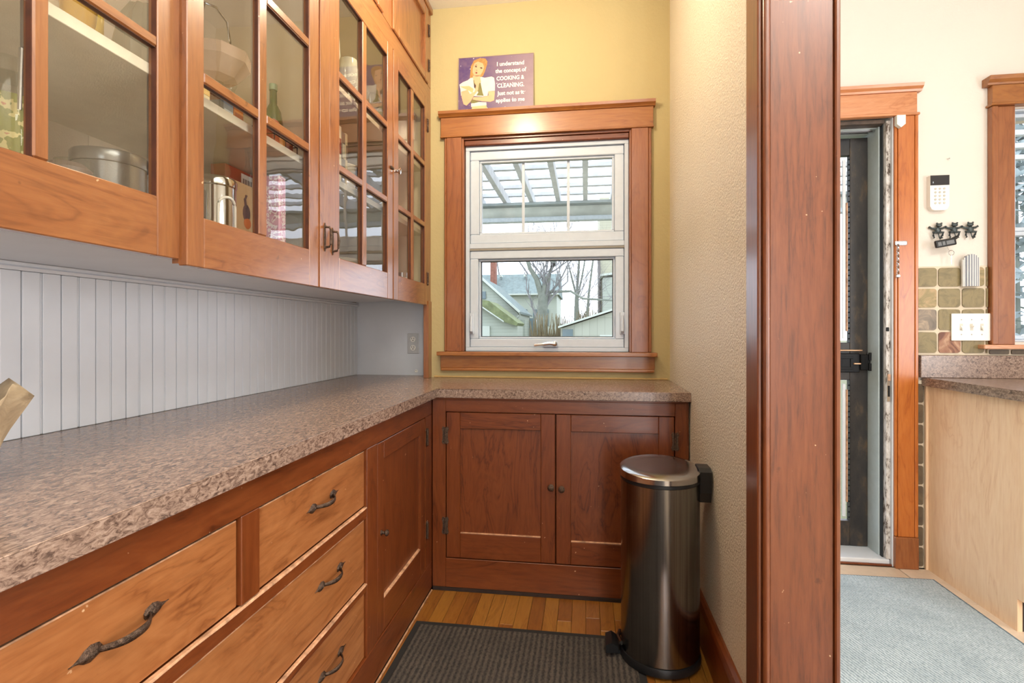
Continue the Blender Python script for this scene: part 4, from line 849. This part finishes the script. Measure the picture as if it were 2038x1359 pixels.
# small things on the door casing
tag(obj('door_sensor', B().prism([(1.514, 2.232), (1.553, 2.232), (1.553, 2.188), (1.5335, 2.172), (1.514, 2.188)], 'Y', 2.803, 2.8255), WHITEPL), 'white door sensor at the top of the orange casing', 'sensor')
dch = thing('door_chain', 'short steel door chain hanging from a slotted plate on the orange casing', 'door chain', (1.54, 2.826, 1.6))
bx('slot_plate', CHROME, dch, 1.516, 1.570, 2.8205, 2.8255, 1.597, 1.617, 0.004, 2)
for i in range(11):
    z = 1.594 - i * 0.0135; a = R(90) * (i % 2)
    b = B(); pts = [(0.005 * math.cos(q) * math.cos(a), 0.005 * math.cos(q) * math.sin(a), 0.0095 * math.sin(q)) for q in [2 * math.pi * j / 10 for j in range(11)]]
    b.tube([(1.526 + p[0], 2.817 + p[1], z + p[2]) for p in pts], 0.0018, 6); obj('link', b, CHROME, dch, True)
bx('chain_end', CHROME, dch, 1.517, 1.535, 2.812, 2.822, 1.437, 1.452, 0.003)

# ------------------------------------------------------------------ kitchen wall: tiles, splash, cabinet, window
def slate(i, stops):
    t = NT('slate_tile_%d' % i); f = t.noise(t.coords((1, 1, 1)), 10, 5, 0.6, 2.2); t.base(t.ramp(f, stops)); t.p(Roughness=0.5); t.bump(f, 0.4, 0.006); return t.m
SL = [slate(0, [(0.3, '6E6246'), (0.55, '8A7C58'), (0.75, '786A4C')]), slate(1, [(0.3, '786C4C'), (0.5, '96865E'), (0.62, 'B0946E'), (0.75, '7C7052')]), slate(2, [(0.3, '6C6258'), (0.55, '85786A'), (0.7, 'AC9880')]), slate(3, [(0.35, '6A4030'), (0.5, '966A50'), (0.62, 'B89478'), (0.75, '7A4E3A')]), slate(4, [(0.3, '52463A'), (0.6, '6A5C48')])]
ts = thing('tile_backsplash', 'olive slate tile backsplash beside the orange door casing', 'backsplash', (1.8, 2.849, 0.0))
GROUT = plain('cream_grout', 'D6C8B2', 0.85)
bx('grout_bed', GROUT, ts, 1.6225, 1.9375, 2.843, 2.8495, 1.055, 1.492, 0.001)
bx('grout_bed', GROUT, ts, 1.6225, 1.6565, 2.843, 2.8495, 0.002, 0.93, 0.001)
cols = [(1.6235, 1.7115), (1.7205, 1.8165), (1.8255, 1.9215), (1.9305, 1.9370)]
rowsz = [(1.392, 1.484), (1.290, 1.382), (1.178, 1.280), (1.066, 1.168)]
pick = [[0, 0, 1, 0], [1, 0, 0, 0], [2, 0, 0, 0], [0, 3, 0, 0]]
def tile(x0, x1, z0, z1, m, par=None):
    w_ = min(x1 - x0, z1 - z0); r = min(0.014, w_ * 0.3); pts = []
    for (cx_, cz_, a0) in ((x1 - r, z1 - r, 0), (x0 + r, z1 - r, 90), (x0 + r, z0 + r, 180), (x1 - r, z0 + r, 270)):
        for j in range(4):
            a = R(a0 + j * 30); k = 1 + 0.10 * (random.random() - 0.5); pts.append((cx_ + r * math.cos(a) * k, cz_ + r * math.sin(a) * k))
    b = B(); b.prism(pts, 'Y', 2.8385 - 0.0015 * random.random(), 2.8428)
    return obj('tile', b, m, par or ts)
for rz, prow in zip(rowsz, pick):
    for (cx_, q) in zip(cols, prow): tile(cx_[0], cx_[1], rz[0], rz[1], SL[q])
for i in range(9): tile(1.6235, 1.6515, 0.012 + i * 0.101, 0.012 + i * 0.101 + 0.092, SL[4])
for x0 in (1.9395, 1.952, 2.055): pass
sp2 = [(1.945, 2.030), (2.040, 2.135), (2.145, 2.24)]
bx('grout_bed', GROUT, ts, 1.9378, 2.30, 2.843, 2.8495, 1.055, 1.086, 0.001)
for (a, b_) in sp2: tile(a, b_, 1.060, 1.083, SL[4])
kc = thing('kitchen_cabinet', 'pale maple kitchen base cabinet beside the orange door casing', 'cabinet', (2.2, 2.5, 0))
b = B(); b.prism([(2.846, 0.0), (2.846, 0.9035), (2.222, 0.9035), (2.222, 0.128), (2.296, 0.128), (2.296, 0.0)], 'X', 1.670, 1.688); obj('end_panel', b, MAPLE, kc)
bx('scribe_strip', MAPLE, kc, 1.6585, 1.6695, 2.828, 2.8425, 0.0, 0.9035, 0.001)
bx('carcass', MAPLE, kc, 1.6885, 3.19, 2.242, 2.846, 0.128, 0.9035, 0)
bx('toe_kick', plain('dark_toe_kick', '2A2018', 0.7), kc, 1.6885, 3.19, 2.297, 2.31, 0.0, 0.1275, 0)
for i in range(3):
    d = part('door', kc); x0 = 1.70 + i * 0.49
    bx('door_panel', MAPLE, d, x0, x0 + 0.47, 2.222, 2.2415, 0.14, 0.88, 0.004); knob_y(d, x0 + 0.43, 2.222, 0.80, 0.012, CHROME)
b = B(); b.prism([(1.645, 2.185), (3.19, 2.185), (3.19, 2.837), (1.645, 2.837)], 'Z', 0.904, 0.944)
bmesh.ops.bevel(b.bm, geom=[e for e in b.bm.edges if all(v.co.z > 0.94 for v in e.verts)], offset=0.003, segments=2, affect='EDGES')
tag(obj('worktop', b, LAM), 'brown speckled kitchen worktop on the pale maple cabinet', 'worktop')
tag(obj('splash_board', B().box(1.632, 3.19, 2.822, 2.8422, 0.9447, 1.0545, 0.002), LAM), 'brown speckled laminate upstand below the slate tiles', 'backsplash')
sw = thing('light_switch', 'cream triple light switch plate on the slate tiles', 'light switch', (1.86, 2.838, 1.126))
bx('cover_plate', WHITEPL, sw, 1.772, 1.946, 2.829, 2.8365, 1.126, 1.259, 0.004, 2)
for i, x_ in enumerate((1.815, 1.860, 1.905)):
    bx('slot', plain('switch_slot_%d' % i, 'C8C4B8', 0.5), sw, x_ - 0.0065, x_ + 0.0065, 2.8280, 2.8288, 1.176, 1.209, 0)
    up = 1 if i == 1 else -1
    obj('toggle', B().prism([(2.8278, 1.1925 - 0.006), (2.8278, 1.1925 + 0.006), (2.815, 1.1925 + up * 0.010 + 0.004), (2.815, 1.1925 + up * 0.010 - 0.004)], 'X', x_ - 0.004, x_ + 0.004), WHITEPL, sw)
    for dz in (-0.048, 0.048): obj('screw', B().lathe([(0.003, -0.0002), (0.0025, -0.0013)], (x_, 2.8289, 1.1925 + dz * 0.75), 10, 'Y'), plain('screw_head_%d' % i, '9A968C', 0.4, 0.5), sw)
# kitchen window
w2 = sroot('window_2', (2.5, YB, 1.1), 'kitchen window in reddish wood casing at the right edge')
cs = part('casing', w2)
bx('side_board', CASZ, cs, 1.969, 2.046, 2.825, 2.849, 1.108, 2.2575, 0.002); bx('back_band', CASZ, cs, 1.941, 1.9685, 2.815, 2.849, 1.108, 2.2575, 0.003)
bx('side_board', CASZ, cs, 2.955, 3.06, 2.825, 2.849, 1.108, 2.2575, 0.002)
bx('head_lip', CASX, cs, 1.932, 3.07, 2.805, 2.849, 2.258, 2.2695, 0.003); bx('head_board', CASX, cs, 1.942, 3.06, 2.815, 2.849, 2.270, 2.357, 0.0015)
obj('head_cap', B().prism([(2.849, 2.396), (2.792, 2.396), (2.796, 2.378), (2.808, 2.366), (2.812, 2.3575), (2.849, 2.3575)], 'X', 1.918, 3.08), CASX, cs)
bx('sill_board', wood('pale_sill_wood', 'X', 'A86A44', 'C48A66', 'D6A684', rough=0.3), cs, 1.893, 3.09, 2.795, 2.849, 1.0865, 1.1075, 0.003)
frame('frame', w2, VINYL, 2.0555, 2.949, 1.121, 2.249, 0.010, 2.850, 2.945)
for nm, z0, z1 in (('lower_sash', 1.132, 1.66), ('upper_sash', 1.661, 2.238)):
    s_ = frame(nm, w2, VINYL, 2.066, 2.938, z0, z1, 0.020, 2.878, 2.93, 0.003); bx('pane', GLASS, s_, 2.0865, 2.9175, 2.902, 2.906, z0 + 0.0205, z1 - 0.0205, 0)

# ------------------------------------------------------------------ things on the kitchen wall
kp = thing('alarm_keypad', 'white alarm keypad with dark screen on the cream wall', 'keypad', (1.716, 2.85, 1.766))
obj('body', B().prism([(1.673, 1.935), (1.758, 1.935), (1.758, 1.785), (1.750, 1.769), (1.738, 1.764), (1.693, 1.764), (1.681, 1.769), (1.673, 1.785)], 'Y', 2.822, 2.8495), WHITEPL, kp)
bx('screen', plain('dark_screen', '26262A', 0.15), kp, 1.6735, 1.7575, 2.8205, 2.8218, 1.886, 1.9345, 0)
bx('status_light', plain('status_lamp', 'C8D8E8', 0.3), kp, 1.684, 1.6865, 2.8198, 2.8204, 1.896, 1.904, 0)
for r in range(5):
    for c_ in range(3):
        obj('key', B().lathe([(0.0055, -0.0002), (0.005, -0.002), (0.002, -0.0023)], (1.696 + c_ * 0.0195, 2.8218, 1.869 - r * 0.0175), 12, 'Y'), plain('keypad_key', 'BDB9AE', 0.4) if r + c_ == 0 else bpy.data.materials['keypad_key'], kp, True)
kr = thing('key_rack', 'dark metal key rack of three frogs holding hands on the cream wall', 'key rack', (1.785, 2.84, 1.64))
FROG = plain('dark_pewter', '4A5254', 0.4, 0.5, var=0.25, nscale=60)
def frog(cx, cz, tl):
    f = part('frog', kr); y = 2.836
    obj('torso', B().ball((cx, y, cz), 0.015, 14, (0.95, 0.7, 1.15)), FROG, f, True)
    b = B().ball((cx + tl * 0.003, y - 0.004, cz + 0.024), 0.013, 14, (1.1, 0.8, 0.75)); obj('head', b, FROG, f, True)
    for s in (-1, 1):
        obj('eye', B().ball((cx + tl * 0.003 + s * 0.010, y - 0.006, cz + 0.033), 0.0045, 8), FROG, f, True)
        obj('arm', B().tube([(cx + s * 0.010, y, cz + 0.008), (cx + s * 0.024, y + 0.003, cz + 0.010), (cx + s * 0.034, y + 0.004, cz + 0.016), (cx + s * 0.0362, y + 0.003, cz + 0.017)], [0.006, 0.005, 0.0045, 0.006], 8), FROG, f, True)
        obj('leg', B().tube([(cx + s * 0.006, y, cz - 0.010), (cx + s * 0.022, y - 0.004, cz - 0.012), (cx + s * 0.020, y, cz - 0.026), (cx + s * 0.014, y + 0.002, cz - 0.034), (cx + s * 0.020, y - 0.004, cz - 0.038)], [0.007, 0.0065, 0.005, 0.004, 0.003], 8), FROG, f, True)
    obj('hook', B().tube([(cx, y - 0.004, cz - 0.014), (cx, y - 0.010, cz - 0.034), (cx, y - 0.018, cz - 0.046), (cx, y - 0.026, cz - 0.042), (cx, y - 0.028, cz - 0.034)], 0.0026, 8), FROG, f, True)
frog(1.715, 1.668, 1); frog(1.787, 1.668, 0); frog(1.859, 1.668, -1)
fb = thing('key_fob', 'black car key fob hanging tilted from the frog rack', 'key fob', (1.725, 2.80, 1.60))
fb.rotation_euler = (0, R(-10), 0)
o = obj('shell', B().box(-0.046, 0.046, -0.010, 0.006, -0.018, 0.018, 0.007, 3), BLACKPL, None, True, local=True); o.parent = fb
for i, (a, b_) in enumerate(((-0.038, -0.022), (-0.018, -0.006), (0.0, 0.034))):
    o = obj('button', B().box(a, b_, -0.0117, -0.0102, -0.010, 0.008, 0.0005), plain('fob_button_%d' % i, '6A6C6E', 0.5), None, local=True); o.parent = fb
o = obj('strap', B().tube([(0.030, -0.004, 0.014), (0.050, -0.002, 0.020), (0.062, 0.0, 0.021)], 0.0045, 8), BLACKPL, None, True, local=True); o.parent = fb
ks = thing('house_key', 'silver key on a ring hanging below the black fob', 'key', (1.760, 2.812, 1.505))
obj('ring', B().tube([(1.760 + 0.012 * math.cos(q), 2.812, 1.553 + 0.012 * math.sin(q)) for q in [2 * math.pi * i / 20 for i in range(21)]], 0.0014, 6), CHROME, ks, True)
obj('blade', B().box(1.7583, 1.7617, 2.8110, 2.8130, 1.497, 1.543, 0.0004), CHROME, ks); obj('chain', B().tube([(1.752, 2.811, 1.562), (1.744, 2.808, 1.572), (1.738, 2.806, 1.585)], 0.0015, 6), CHROME, ks, True)
# striped piece hanging below the rack
shp = thing('striped_scraper', 'grey and white striped round-topped piece on the slate tiles', 'scraper', (1.85, 2.825, 1.39))
cx_, z0_, z1_ = 1.850, 1.390, 1.545
outline_w = lambda z: 0.037 * min(1.0, math.sqrt(max(0.0, 1 - ((z - (z1_ - 0.035)) / 0.036) ** 2)) if z > z1_ - 0.035 else 1.0)
STR = [plain('stripe_dark', '7E828C', 0.6), plain('stripe_light', 'D4D2D0', 0.6)]
edges = [-0.037 + 0.074 * i / 14 for i in range(15)]
for i in range(14):
    a, b_ = edges[i], edges[i + 1]; q = max(abs(a), abs(b_)) * 0.97; ztop = z1_ - 0.035 + 0.035 * math.sqrt(max(0, 1 - (q / 0.037) ** 2)); 
    yb_ = 2.818 - 0.010 * (1 - ((a + b_) / 2 / 0.037) ** 2)
    b = B().prism([(cx_ + a, z0_), (cx_ + b_ - 0.0004, z0_), (cx_ + b_ - 0.0004, ztop), (cx_ + a, ztop)], 'Y', yb_, yb_ + 0.012); o = obj('stripe', b, STR[i % 2] if i not in (0, 13) else STR[1], shp)
tag(obj('wall_nail', B().lathe([(0.002, 0.0), (0.002, -0.010), (0.0035, -0.011), (0.0035, -0.0125)], (1.768, 2.8495, 2.02), 8, 'Y'), CHROME), 'small nail in the cream wall above the keypad', 'nail')

# ------------------------------------------------------------------ outdoors
K = 2.5                                     # neighbouring houses stand some tens of metres away
def far(x, y, z): return (x * K, y * K, EYE + (z - EYE) * K)
gd = B().box(-60, 60, 3.2, 130, -1.3, -1.0); tag(obj('ground', gd, plain('winter_lawn', '6A6A4C', 0.9, var=0.2)), 'winter lawn behind the house', 'ground')['kind'] = 'structure'
PW = plain('weathered_white_timber', 'B4B6B6', 0.6, var=0.12, nscale=8)
pg = thing('pergola', 'white timber pergola with cross slats outside the window', 'pergola', (-0.3, 5.0, -1.0))
bx('beam', plain('stained_white_beam', 'B2B6A8', 0.6, var=0.15, nscale=5), pg, -5, 4.5, 6.55, 6.70, 2.590, 2.735, 0.004)
bx('beam_cap', plain('grey_beam_cap', '7E8884', 0.6, var=0.2, nscale=4), pg, -5, 4.5, 6.44, 6.80, 2.7352, 2.772, 0.003)
bx('gutter', plain('pale_gutter', 'A2AAAA', 0.4, var=0.1), pg, -5, 4.5, 6.45, 6.54, 2.53, 2.589, 0.01)
for i in range(14):
    x_ = -0.994 + 0.331 * (i - 6)
    bx('rafter', PW, pg, x_ - 0.028, x_ + 0.028, 3.12, 6.79, 2.7725, 2.885, 0.002)
for i in range(10): bx('slat', PW, pg, -5, 4.5, 3.32 + i * 0.362, 3.38 + i * 0.362, 2.8853, 2.930, 0.002)
for x_ in (-4.8, 4.2): bx('post', PW, pg, x_ - 0.06, x_ + 0.06, 6.565, 6.685, -1.0, 2.589, 0.004)
def siding(name, c):
    t = NT(name); v = t.coords((1, 1, 1), rnd=False); wv = t.n('ShaderNodeTexWave', {'bands_direction': 'Z', 'wave_profile': 'SAW'}); t.set(wv.inputs['Vector'], v); wv.inputs['Scale'].default_value = 1.6
    lo = tuple(x * 0.78 for x in lin(c)[:3]) + (1,); t.base(t.ramp(wv.outputs['Fac'], [(0.0, lo), (0.2, lin(c))])); t.p(Roughness=0.7); t.bump(wv.outputs['Fac'], 0.5, 0.03); return t.m
SID = siding('white_siding', 'A4ACA0'); SHING = plain('grey_green_shingles', '6C7A78', 0.9, var=0.2, nscale=3); MOSS = plain('mossy_shingles', '6A7450', 0.9, var=0.3, nscale=3); TRIMW = plain('white_house_trim', 'B4BCB2', 0.6); WGL = plain('dark_window_glass', '5A6C70', 0.15); BRICK = plain('chimney_brick', '84584A', 0.9, var=0.2, nscale=4)
def poly_y(name, m, par, pts, y0, y1): return obj(name, B().prism([(far(p[0], 0, p[1])[0], far(0, 0, p[1])[2]) for p in pts], 'Y', y0 * K, y1 * K), m, par)
h1 = thing('gabled_house', 'white sided gabled house with a small attic window at left', 'house', far(-2.8, 14, 0.2))
poly_y('gable_wall', SID, h1, [(-3.83, -0.3), (-1.80, -0.3), (-1.80, 1.66), (-2.812, 2.58), (-3.83, 1.66)], 14.0, 17.0)
poly_y('roof_slope', SHING, h1, [(-2.812, 2.66), (-1.735, 1.70), (-1.735, 1.64), (-2.812, 2.59)], 13.9, 17.1); poly_y('roof_slope', SHING, h1, [(-2.812, 2.66), (-3.90, 1.70), (-3.90, 1.64), (-2.812, 2.59)], 13.9, 17.1)
poly_y('barge_board', TRIMW, h1, [(-2.812, 2.675), (-1.72, 1.705), (-1.76, 1.66), (-2.812, 2.60)], 13.84, 13.898); poly_y('barge_board', TRIMW, h1, [(-2.812, 2.675), (-3.91, 1.705), (-3.87, 1.66), (-2.812, 2.60)], 13.84, 13.898)
w_ = part('window', h1); poly_y('pane', WGL, w_, [(-2.84, 2.05), (-2.68, 2.05), (-2.68, 2.25), (-2.84, 2.25)], 13.96, 13.998)
obj('downpipe', B().tube([far(-1.735, 13.86, 1.66), far(-1.74, 13.86, 1.60), far(-1.81, 13.9, 1.53), far(-1.81, 13.95, 1.30), far(-1.84, 13.98, -0.2)], 0.07, 8), TRIMW, h1, True)
poly_y('side_wing', SID, h1, [(-1.79, -0.3), (-1.66, -0.3), (-1.66, 1.50), (-1.79, 1.50)], 14.5, 17.0)
w_ = part('window', h1); poly_y('pane', WGL, w_, [(-1.655, 0.9), (-1.44, 0.9), (-1.44, 1.56), (-1.655, 1.56)], 15.5, 15.6)
h3 = thing('porch_house', 'low white outbuilding with a mossy green roof in front of the gabled house', 'outbuilding', far(-2.5, 12.5, 0.2))
poly_y('wall', SID, h3, [(-3.6, -0.3), (-1.62, -0.3), (-1.62, 1.30), (-1.93, 1.40), (-2.53, 1.80), (-3.2, 1.40), (-3.6, 1.3)], 12.5, 13.6)
poly_y('roof_slope', MOSS, h3, [(-2.53, 1.93), (-2.29, 1.90), (-1.58, 1.365), (-1.62, 1.30), (-1.93, 1.40), (-2.53, 1.81)], 12.3, 13.65)
poly_y('roof_slope', MOSS, h3, [(-2.53, 1.93), (-3.4, 1.37), (-3.4, 1.30), (-2.53, 1.81)], 12.3, 13.65)
poly_y('gutter', TRIMW, h3, [(-2.54, 1.83), (-1.92, 1.415), (-1.92, 1.385), (-2.54, 1.80)], 12.26, 12.298)
g_ = part('garage_door', h3); poly_y('door_leaf', TRIMW, g_, [(-3.1, 0.2), (-2.29, 0.2), (-2.29, 1.30), (-3.1, 1.30)], 12.44, 12.498)
h2 = thing('large_house', 'larger house with a long grey-green roof and brick chimney', 'house', far(-3.2, 22, 0.2))
poly_y('wall', SID, h2, [(-5.2, -0.3), (-1.2, -0.3), (-1.2, 2.74), (-5.2, 2.74)], 22.2, 26)
b = B(); r0, r1 = far(-5.4, 22, 2.72), far(-1.1, 24, 3.80)
b.prism([(r0[1], r0[2]), (r1[1], r1[2]), (r1[1] + 5, r0[2])], 'X', r0[0], r1[0]); obj('roof', b, SHING, h2)
poly_y('gutter', TRIMW, h2, [(-5.4, 2.70), (-1.1, 2.70), (-1.1, 2.76), (-5.4, 2.76)], 21.9, 21.99)
poly_y('chimney', BRICK, h2, [(-4.13, 2.9), (-3.90, 2.9), (-3.90, 4.6), (-4.13, 4.6)], 22.6, 23.0)
for x_ in (-3.85, -2.75): poly_y('roof_vent', TRIMW, h2, [(x_, 3.62), (x_ + 0.12, 3.62), (x_ + 0.10, 3.72), (x_ + 0.02, 3.72)], 23.3, 23.6)
for i in range(4):
    w_ = part('window', h2); poly_y('pane', WGL, w_, [(-3.1 + i * 0.45, 1.4), (-2.9 + i * 0.45, 1.4), (-2.9 + i * 0.45, 2.1), (-3.1 + i * 0.45, 2.1)], 22.14, 22.198)
gr = thing('garage', 'pale panelled garage with a sloping white roof edge at right', 'garage', far(0.2, 9, 0.2))
PAN = NT('pale_panel_cladding'); v = PAN.coords((1, 1, 1), rnd=False); br = PAN.n('ShaderNodeTexBrick'); PAN.set(br.inputs['Vector'], PAN.coords((1, 1, 1), (R(90), 0, 0), rnd=False)); br.offset = 0; br.inputs['Color1'].default_value = lin('A2A698'); br.inputs['Color2'].default_value = lin('9CA092'); br.inputs['Mortar'].default_value = lin('7C8274'); br.inputs['Scale'].default_value = 1.0; br.inputs['Brick Width'].default_value = 0.32; br.inputs['Row Height'].default_value = 0.75; br.inputs['Mortar Size'].default_value = 0.006; PAN.base(br.outputs['Color']); PAN.p(Roughness=0.7)
poly_y('wall', PAN.m, gr, [(-0.42, -0.3), (1.4, -0.3), (1.4, 1.80), (-0.42, 1.215)], 9.0, 11.0)
poly_y('roof', TRIMW, gr, [(-0.46, 1.225), (1.45, 1.84), (1.45, 1.875), (-0.46, 1.255)], 8.9, 11.1)
for a, c_ in (((-0.387, -0.211), (0.95, 1.205)), ((0.24, 0.60), (0.6, 1.11))):
    w_ = part('window', gr); poly_y('pane', WGL if c_[1] > 1.15 else TRIMW, w_, [(a[0], c_[0]), (a[1], c_[0]), (a[1], c_[1]), (a[0], c_[1])], 8.96, 8.998)
rh = thing('tall_house', 'tall cream house corner with a dark downpipe at far right', 'house', far(0.8, 16, 0.2))
poly_y('wall', siding('cream_siding', 'A6A48E'), rh, [(0.43, -0.3), (2.6, -0.3), (2.6, 5.2), (0.43, 5.2)], 16.0, 19)
poly_y('bay', SID, rh, [(0.50, -0.3), (1.9, -0.3), (1.9, 2.80), (0.50, 2.70)], 15.2, 15.99); poly_y('bay_roof', TRIMW, rh, [(0.42, 2.74), (1.95, 2.92), (1.95, 2.98), (0.42, 2.80)], 15.1, 16.0)
obj('downpipe', B().tube([far(0.40, 15.9, 3.3), far(0.42, 15.9, 2.6), far(0.42, 15.9, 0.0)], 0.11, 8), plain('dark_downpipe', '5A5450', 0.5), rh, True)
BARK = plain('grey_green_bark', '6A7066', 0.9, var=0.25, nscale=3, bump=0.4); TWIG = plain('pale_grey_twigs', '787878', 0.9, var=0.15)
def branch_set(b, p, d, L, r, depth, rng):
    pts = [p]; q = p.copy(); dd = d.copy()
    for i in range(4):
        dd = (dd + Vector((rng.uniform(-.22, .22), rng.uniform(-.22, .22), rng.uniform(-.05, .2)))).normalized(); q = q + dd * (L / 4); pts.append(q.copy())
    b.tube(pts, [r, r * 0.85, r * 0.7, r * 0.58, r * 0.45], 6 if depth > 1 else 4)
    if depth <= 0: return
    for k in range(rng.randint(3, 4)):
        i = rng.randint(1, 4); s_ = pts[i]
        nd = (dd + Vector((rng.uniform(-1, 1), rng.uniform(-0.7, 0.7), rng.uniform(-0.2, 0.7)))).normalized()
        branch_set(b, s_, nd, L * rng.uniform(0.5, 0.75), r * 0.5, depth - 1, rng)
def bare_tree(name, label, limbs, seed, depth, bark=BARK):
    rng = random.Random(seed); base = Vector(far(*limbs[0][0][:3]))
    t = thing(name, label, 'tree', (base.x, base.y, -1.0), 'bare trees behind the house')
    for j, L in enumerate(limbs):
        rad = [p[3] * K for p in L]
        pts = [Vector(far(p[0], p[1], p[2])) for p in L]
        if j == 0: pts = [Vector((pts[0].x, pts[0].y, -1.02))] + pts; rad = [rad[0] * 1.15] + rad
        obj('trunk' if j == 0 else 'limb', B().tube(pts, rad, 12 if j == 0 else 8), bark, t, True)
    b = B()
    for j, L in enumerate(limbs):
        for k in range(9 if j else 6):
            i = rng.randint(1, len(L) - 1); a_ = Vector(far(*L[i - 1][:3])); c_ = Vector(far(*L[i][:3])); s_ = a_.lerp(c_, rng.random())
            d = ((c_ - a_).normalized() * 0.6 + Vector((rng.uniform(-1, 1), rng.uniform(-.5, .5), rng.uniform(0.0, 0.9)))).normalized()
            branch_set(b, s_, d, K * rng.uniform(0.5, 0.9), L[i][3] * K * 0.28, depth, rng)
    o = obj('twigs', b, TWIG, t); o['kind'] = 'stuff'
    return t
def LB(*p): return list(p)
def limb(pts): return [(p[0], p[1], p[2], p[3]) for p in pts]
bare_tree('bare_tree', 'thick forked bare tree trunk in the middle of the window view', [
    limb([(-0.925, 11, 0.9, 0.125), (-0.90, 11, 1.5, 0.11), (-0.875, 11, 1.95, 0.105)]),
    limb([(-0.91, 11, 1.92, 0.07), (-1.02, 11, 2.28, 0.055), (-1.16, 11, 2.5, 0.045), (-1.28, 11, 2.9, 0.03)]),
    limb([(-0.86, 11, 1.9, 0.09), (-0.80, 11, 2.25, 0.08), (-0.66, 11, 2.6, 0.065), (-0.5, 11, 3.1, 0.045)]),
    limb([(-0.80, 11, 2.0, 0.03), (-0.30, 10.9, 2.0, 0.024), (-0.05, 10.8, 1.84, 0.022), (0.60, 10.6, 1.78, 0.016)])], 3, 2)
bare_tree('bare_tree', 'slimmer bare tree with many upright limbs right of the thick trunk', [
    limb([(-0.26, 15, 0.9, 0.075), (-0.25, 15, 1.6, 0.07), (-0.24, 15, 2.2, 0.055)]),
    limb([(-0.25, 15, 2.1, 0.04), (-0.18, 15, 3.1, 0.03), (-0.15, 15, 3.8, 0.02)]),
    limb([(-0.25, 15, 2.15, 0.03), (-0.42, 15, 2.85, 0.022), (-0.6, 15, 3.5, 0.012)]),
    limb([(-0.24, 15, 2.0, 0.03), (-0.06, 15, 2.9, 0.022), (0.05, 15, 3.6, 0.014)]),
    limb([(0.03, 14, 1.3, 0.033), (0.08, 14, 2.1, 0.028), (0.22, 14, 3.2, 0.02)])], 11, 2)
bare_tree('bare_tree', 'pale bare tree far behind the grey-green roof', [
    limb([(-2.6, 27, 2.0, 0.10), (-2.6, 27, 3.8, 0.08)]), limb([(-2.6, 27, 3.6, 0.05), (-3.4, 27, 4.8, 0.03)]), limb([(-2.6, 27, 3.7, 0.05), (-1.9, 27, 4.8, 0.03)]), limb([(-4.2, 27, 2.6, 0.06), (-4.6, 27, 4.9, 0.03)])], 5, 2, TWIG)
# scrubby shrubs at the foot of the trunk
SHR = plain('brown_green_scrub', '6E6448', 0.9, var=0.25, nscale=20)
for i, (x_, y_, lab) in enumerate(((-0.86, 10.3, 'twiggy brown shrub at the foot of the thick trunk'), (-0.52, 11.6, 'twiggy brown shrub beside the pale garage'), (0.02, 13.5, 'twiggy shrub behind the garage roof edge'))):
    rng = random.Random(40 + i); b = B()
    for k in range(70):
        x1 = rng.uniform(-0.2, 0.2); p = Vector(far(x_ + x1 * 0.7, y_, 0.2)); q = Vector(far(x_ + x1 + rng.uniform(-.12, .12), y_ + rng.uniform(-.2, .2), rng.uniform(1.15, 1.55) + (0.25 if i == 2 else 0)))
        b.tube([p, p.lerp(q, .5) + Vector((rng.uniform(-.1, .1), 0, 0)), q], [0.035, 0.028, 0.012], 4)
    t = thing('shrub', lab, 'shrub', (x_ * K, y_ * K, -1.0)); o = obj('stems', b, SHR, t); o['kind'] = 'stuff'
# seen through the kitchen window: pale conifer
cf = thing('pale_conifer', 'frosty pale conifer outside the kitchen window', 'tree', (6.2, 8.6, -1.0))
obj('trunk', B().tube([(6.2, 8.6, -1.02), (6.2, 8.6, 3.5)], [0.12, 0.05], 8), BARK, cf, True)
rng = random.Random(9); b = B()
for k in range(1400):
    z = rng.uniform(-0.8, 4.2); r = max(0.1, 1.5 * (1 - (z + 1) / 5.6)); a = rng.uniform(0, 6.28); rr0 = r * math.sqrt(rng.random()); c_ = Vector((6.2 + rr0 * math.cos(a), 8.6 + rr0 * math.sin(a), z))
    u_ = Vector((rng.uniform(-1, 1), rng.uniform(-1, 1), rng.uniform(-0.6, 0.6))).normalized() * 0.13; w2_ = Vector((rng.uniform(-1, 1), rng.uniform(-1, 1), rng.uniform(-1, 1))).normalized() * 0.05
    b.bm.faces.new([b.bm.verts.new(c_ + q) for q in (u_, w2_, -u_, -w2_)])
o = obj('needles', b, plain('frosty_needles', '8A9696', 0.8, var=0.3, nscale=4), cf); o['kind'] = 'stuff'
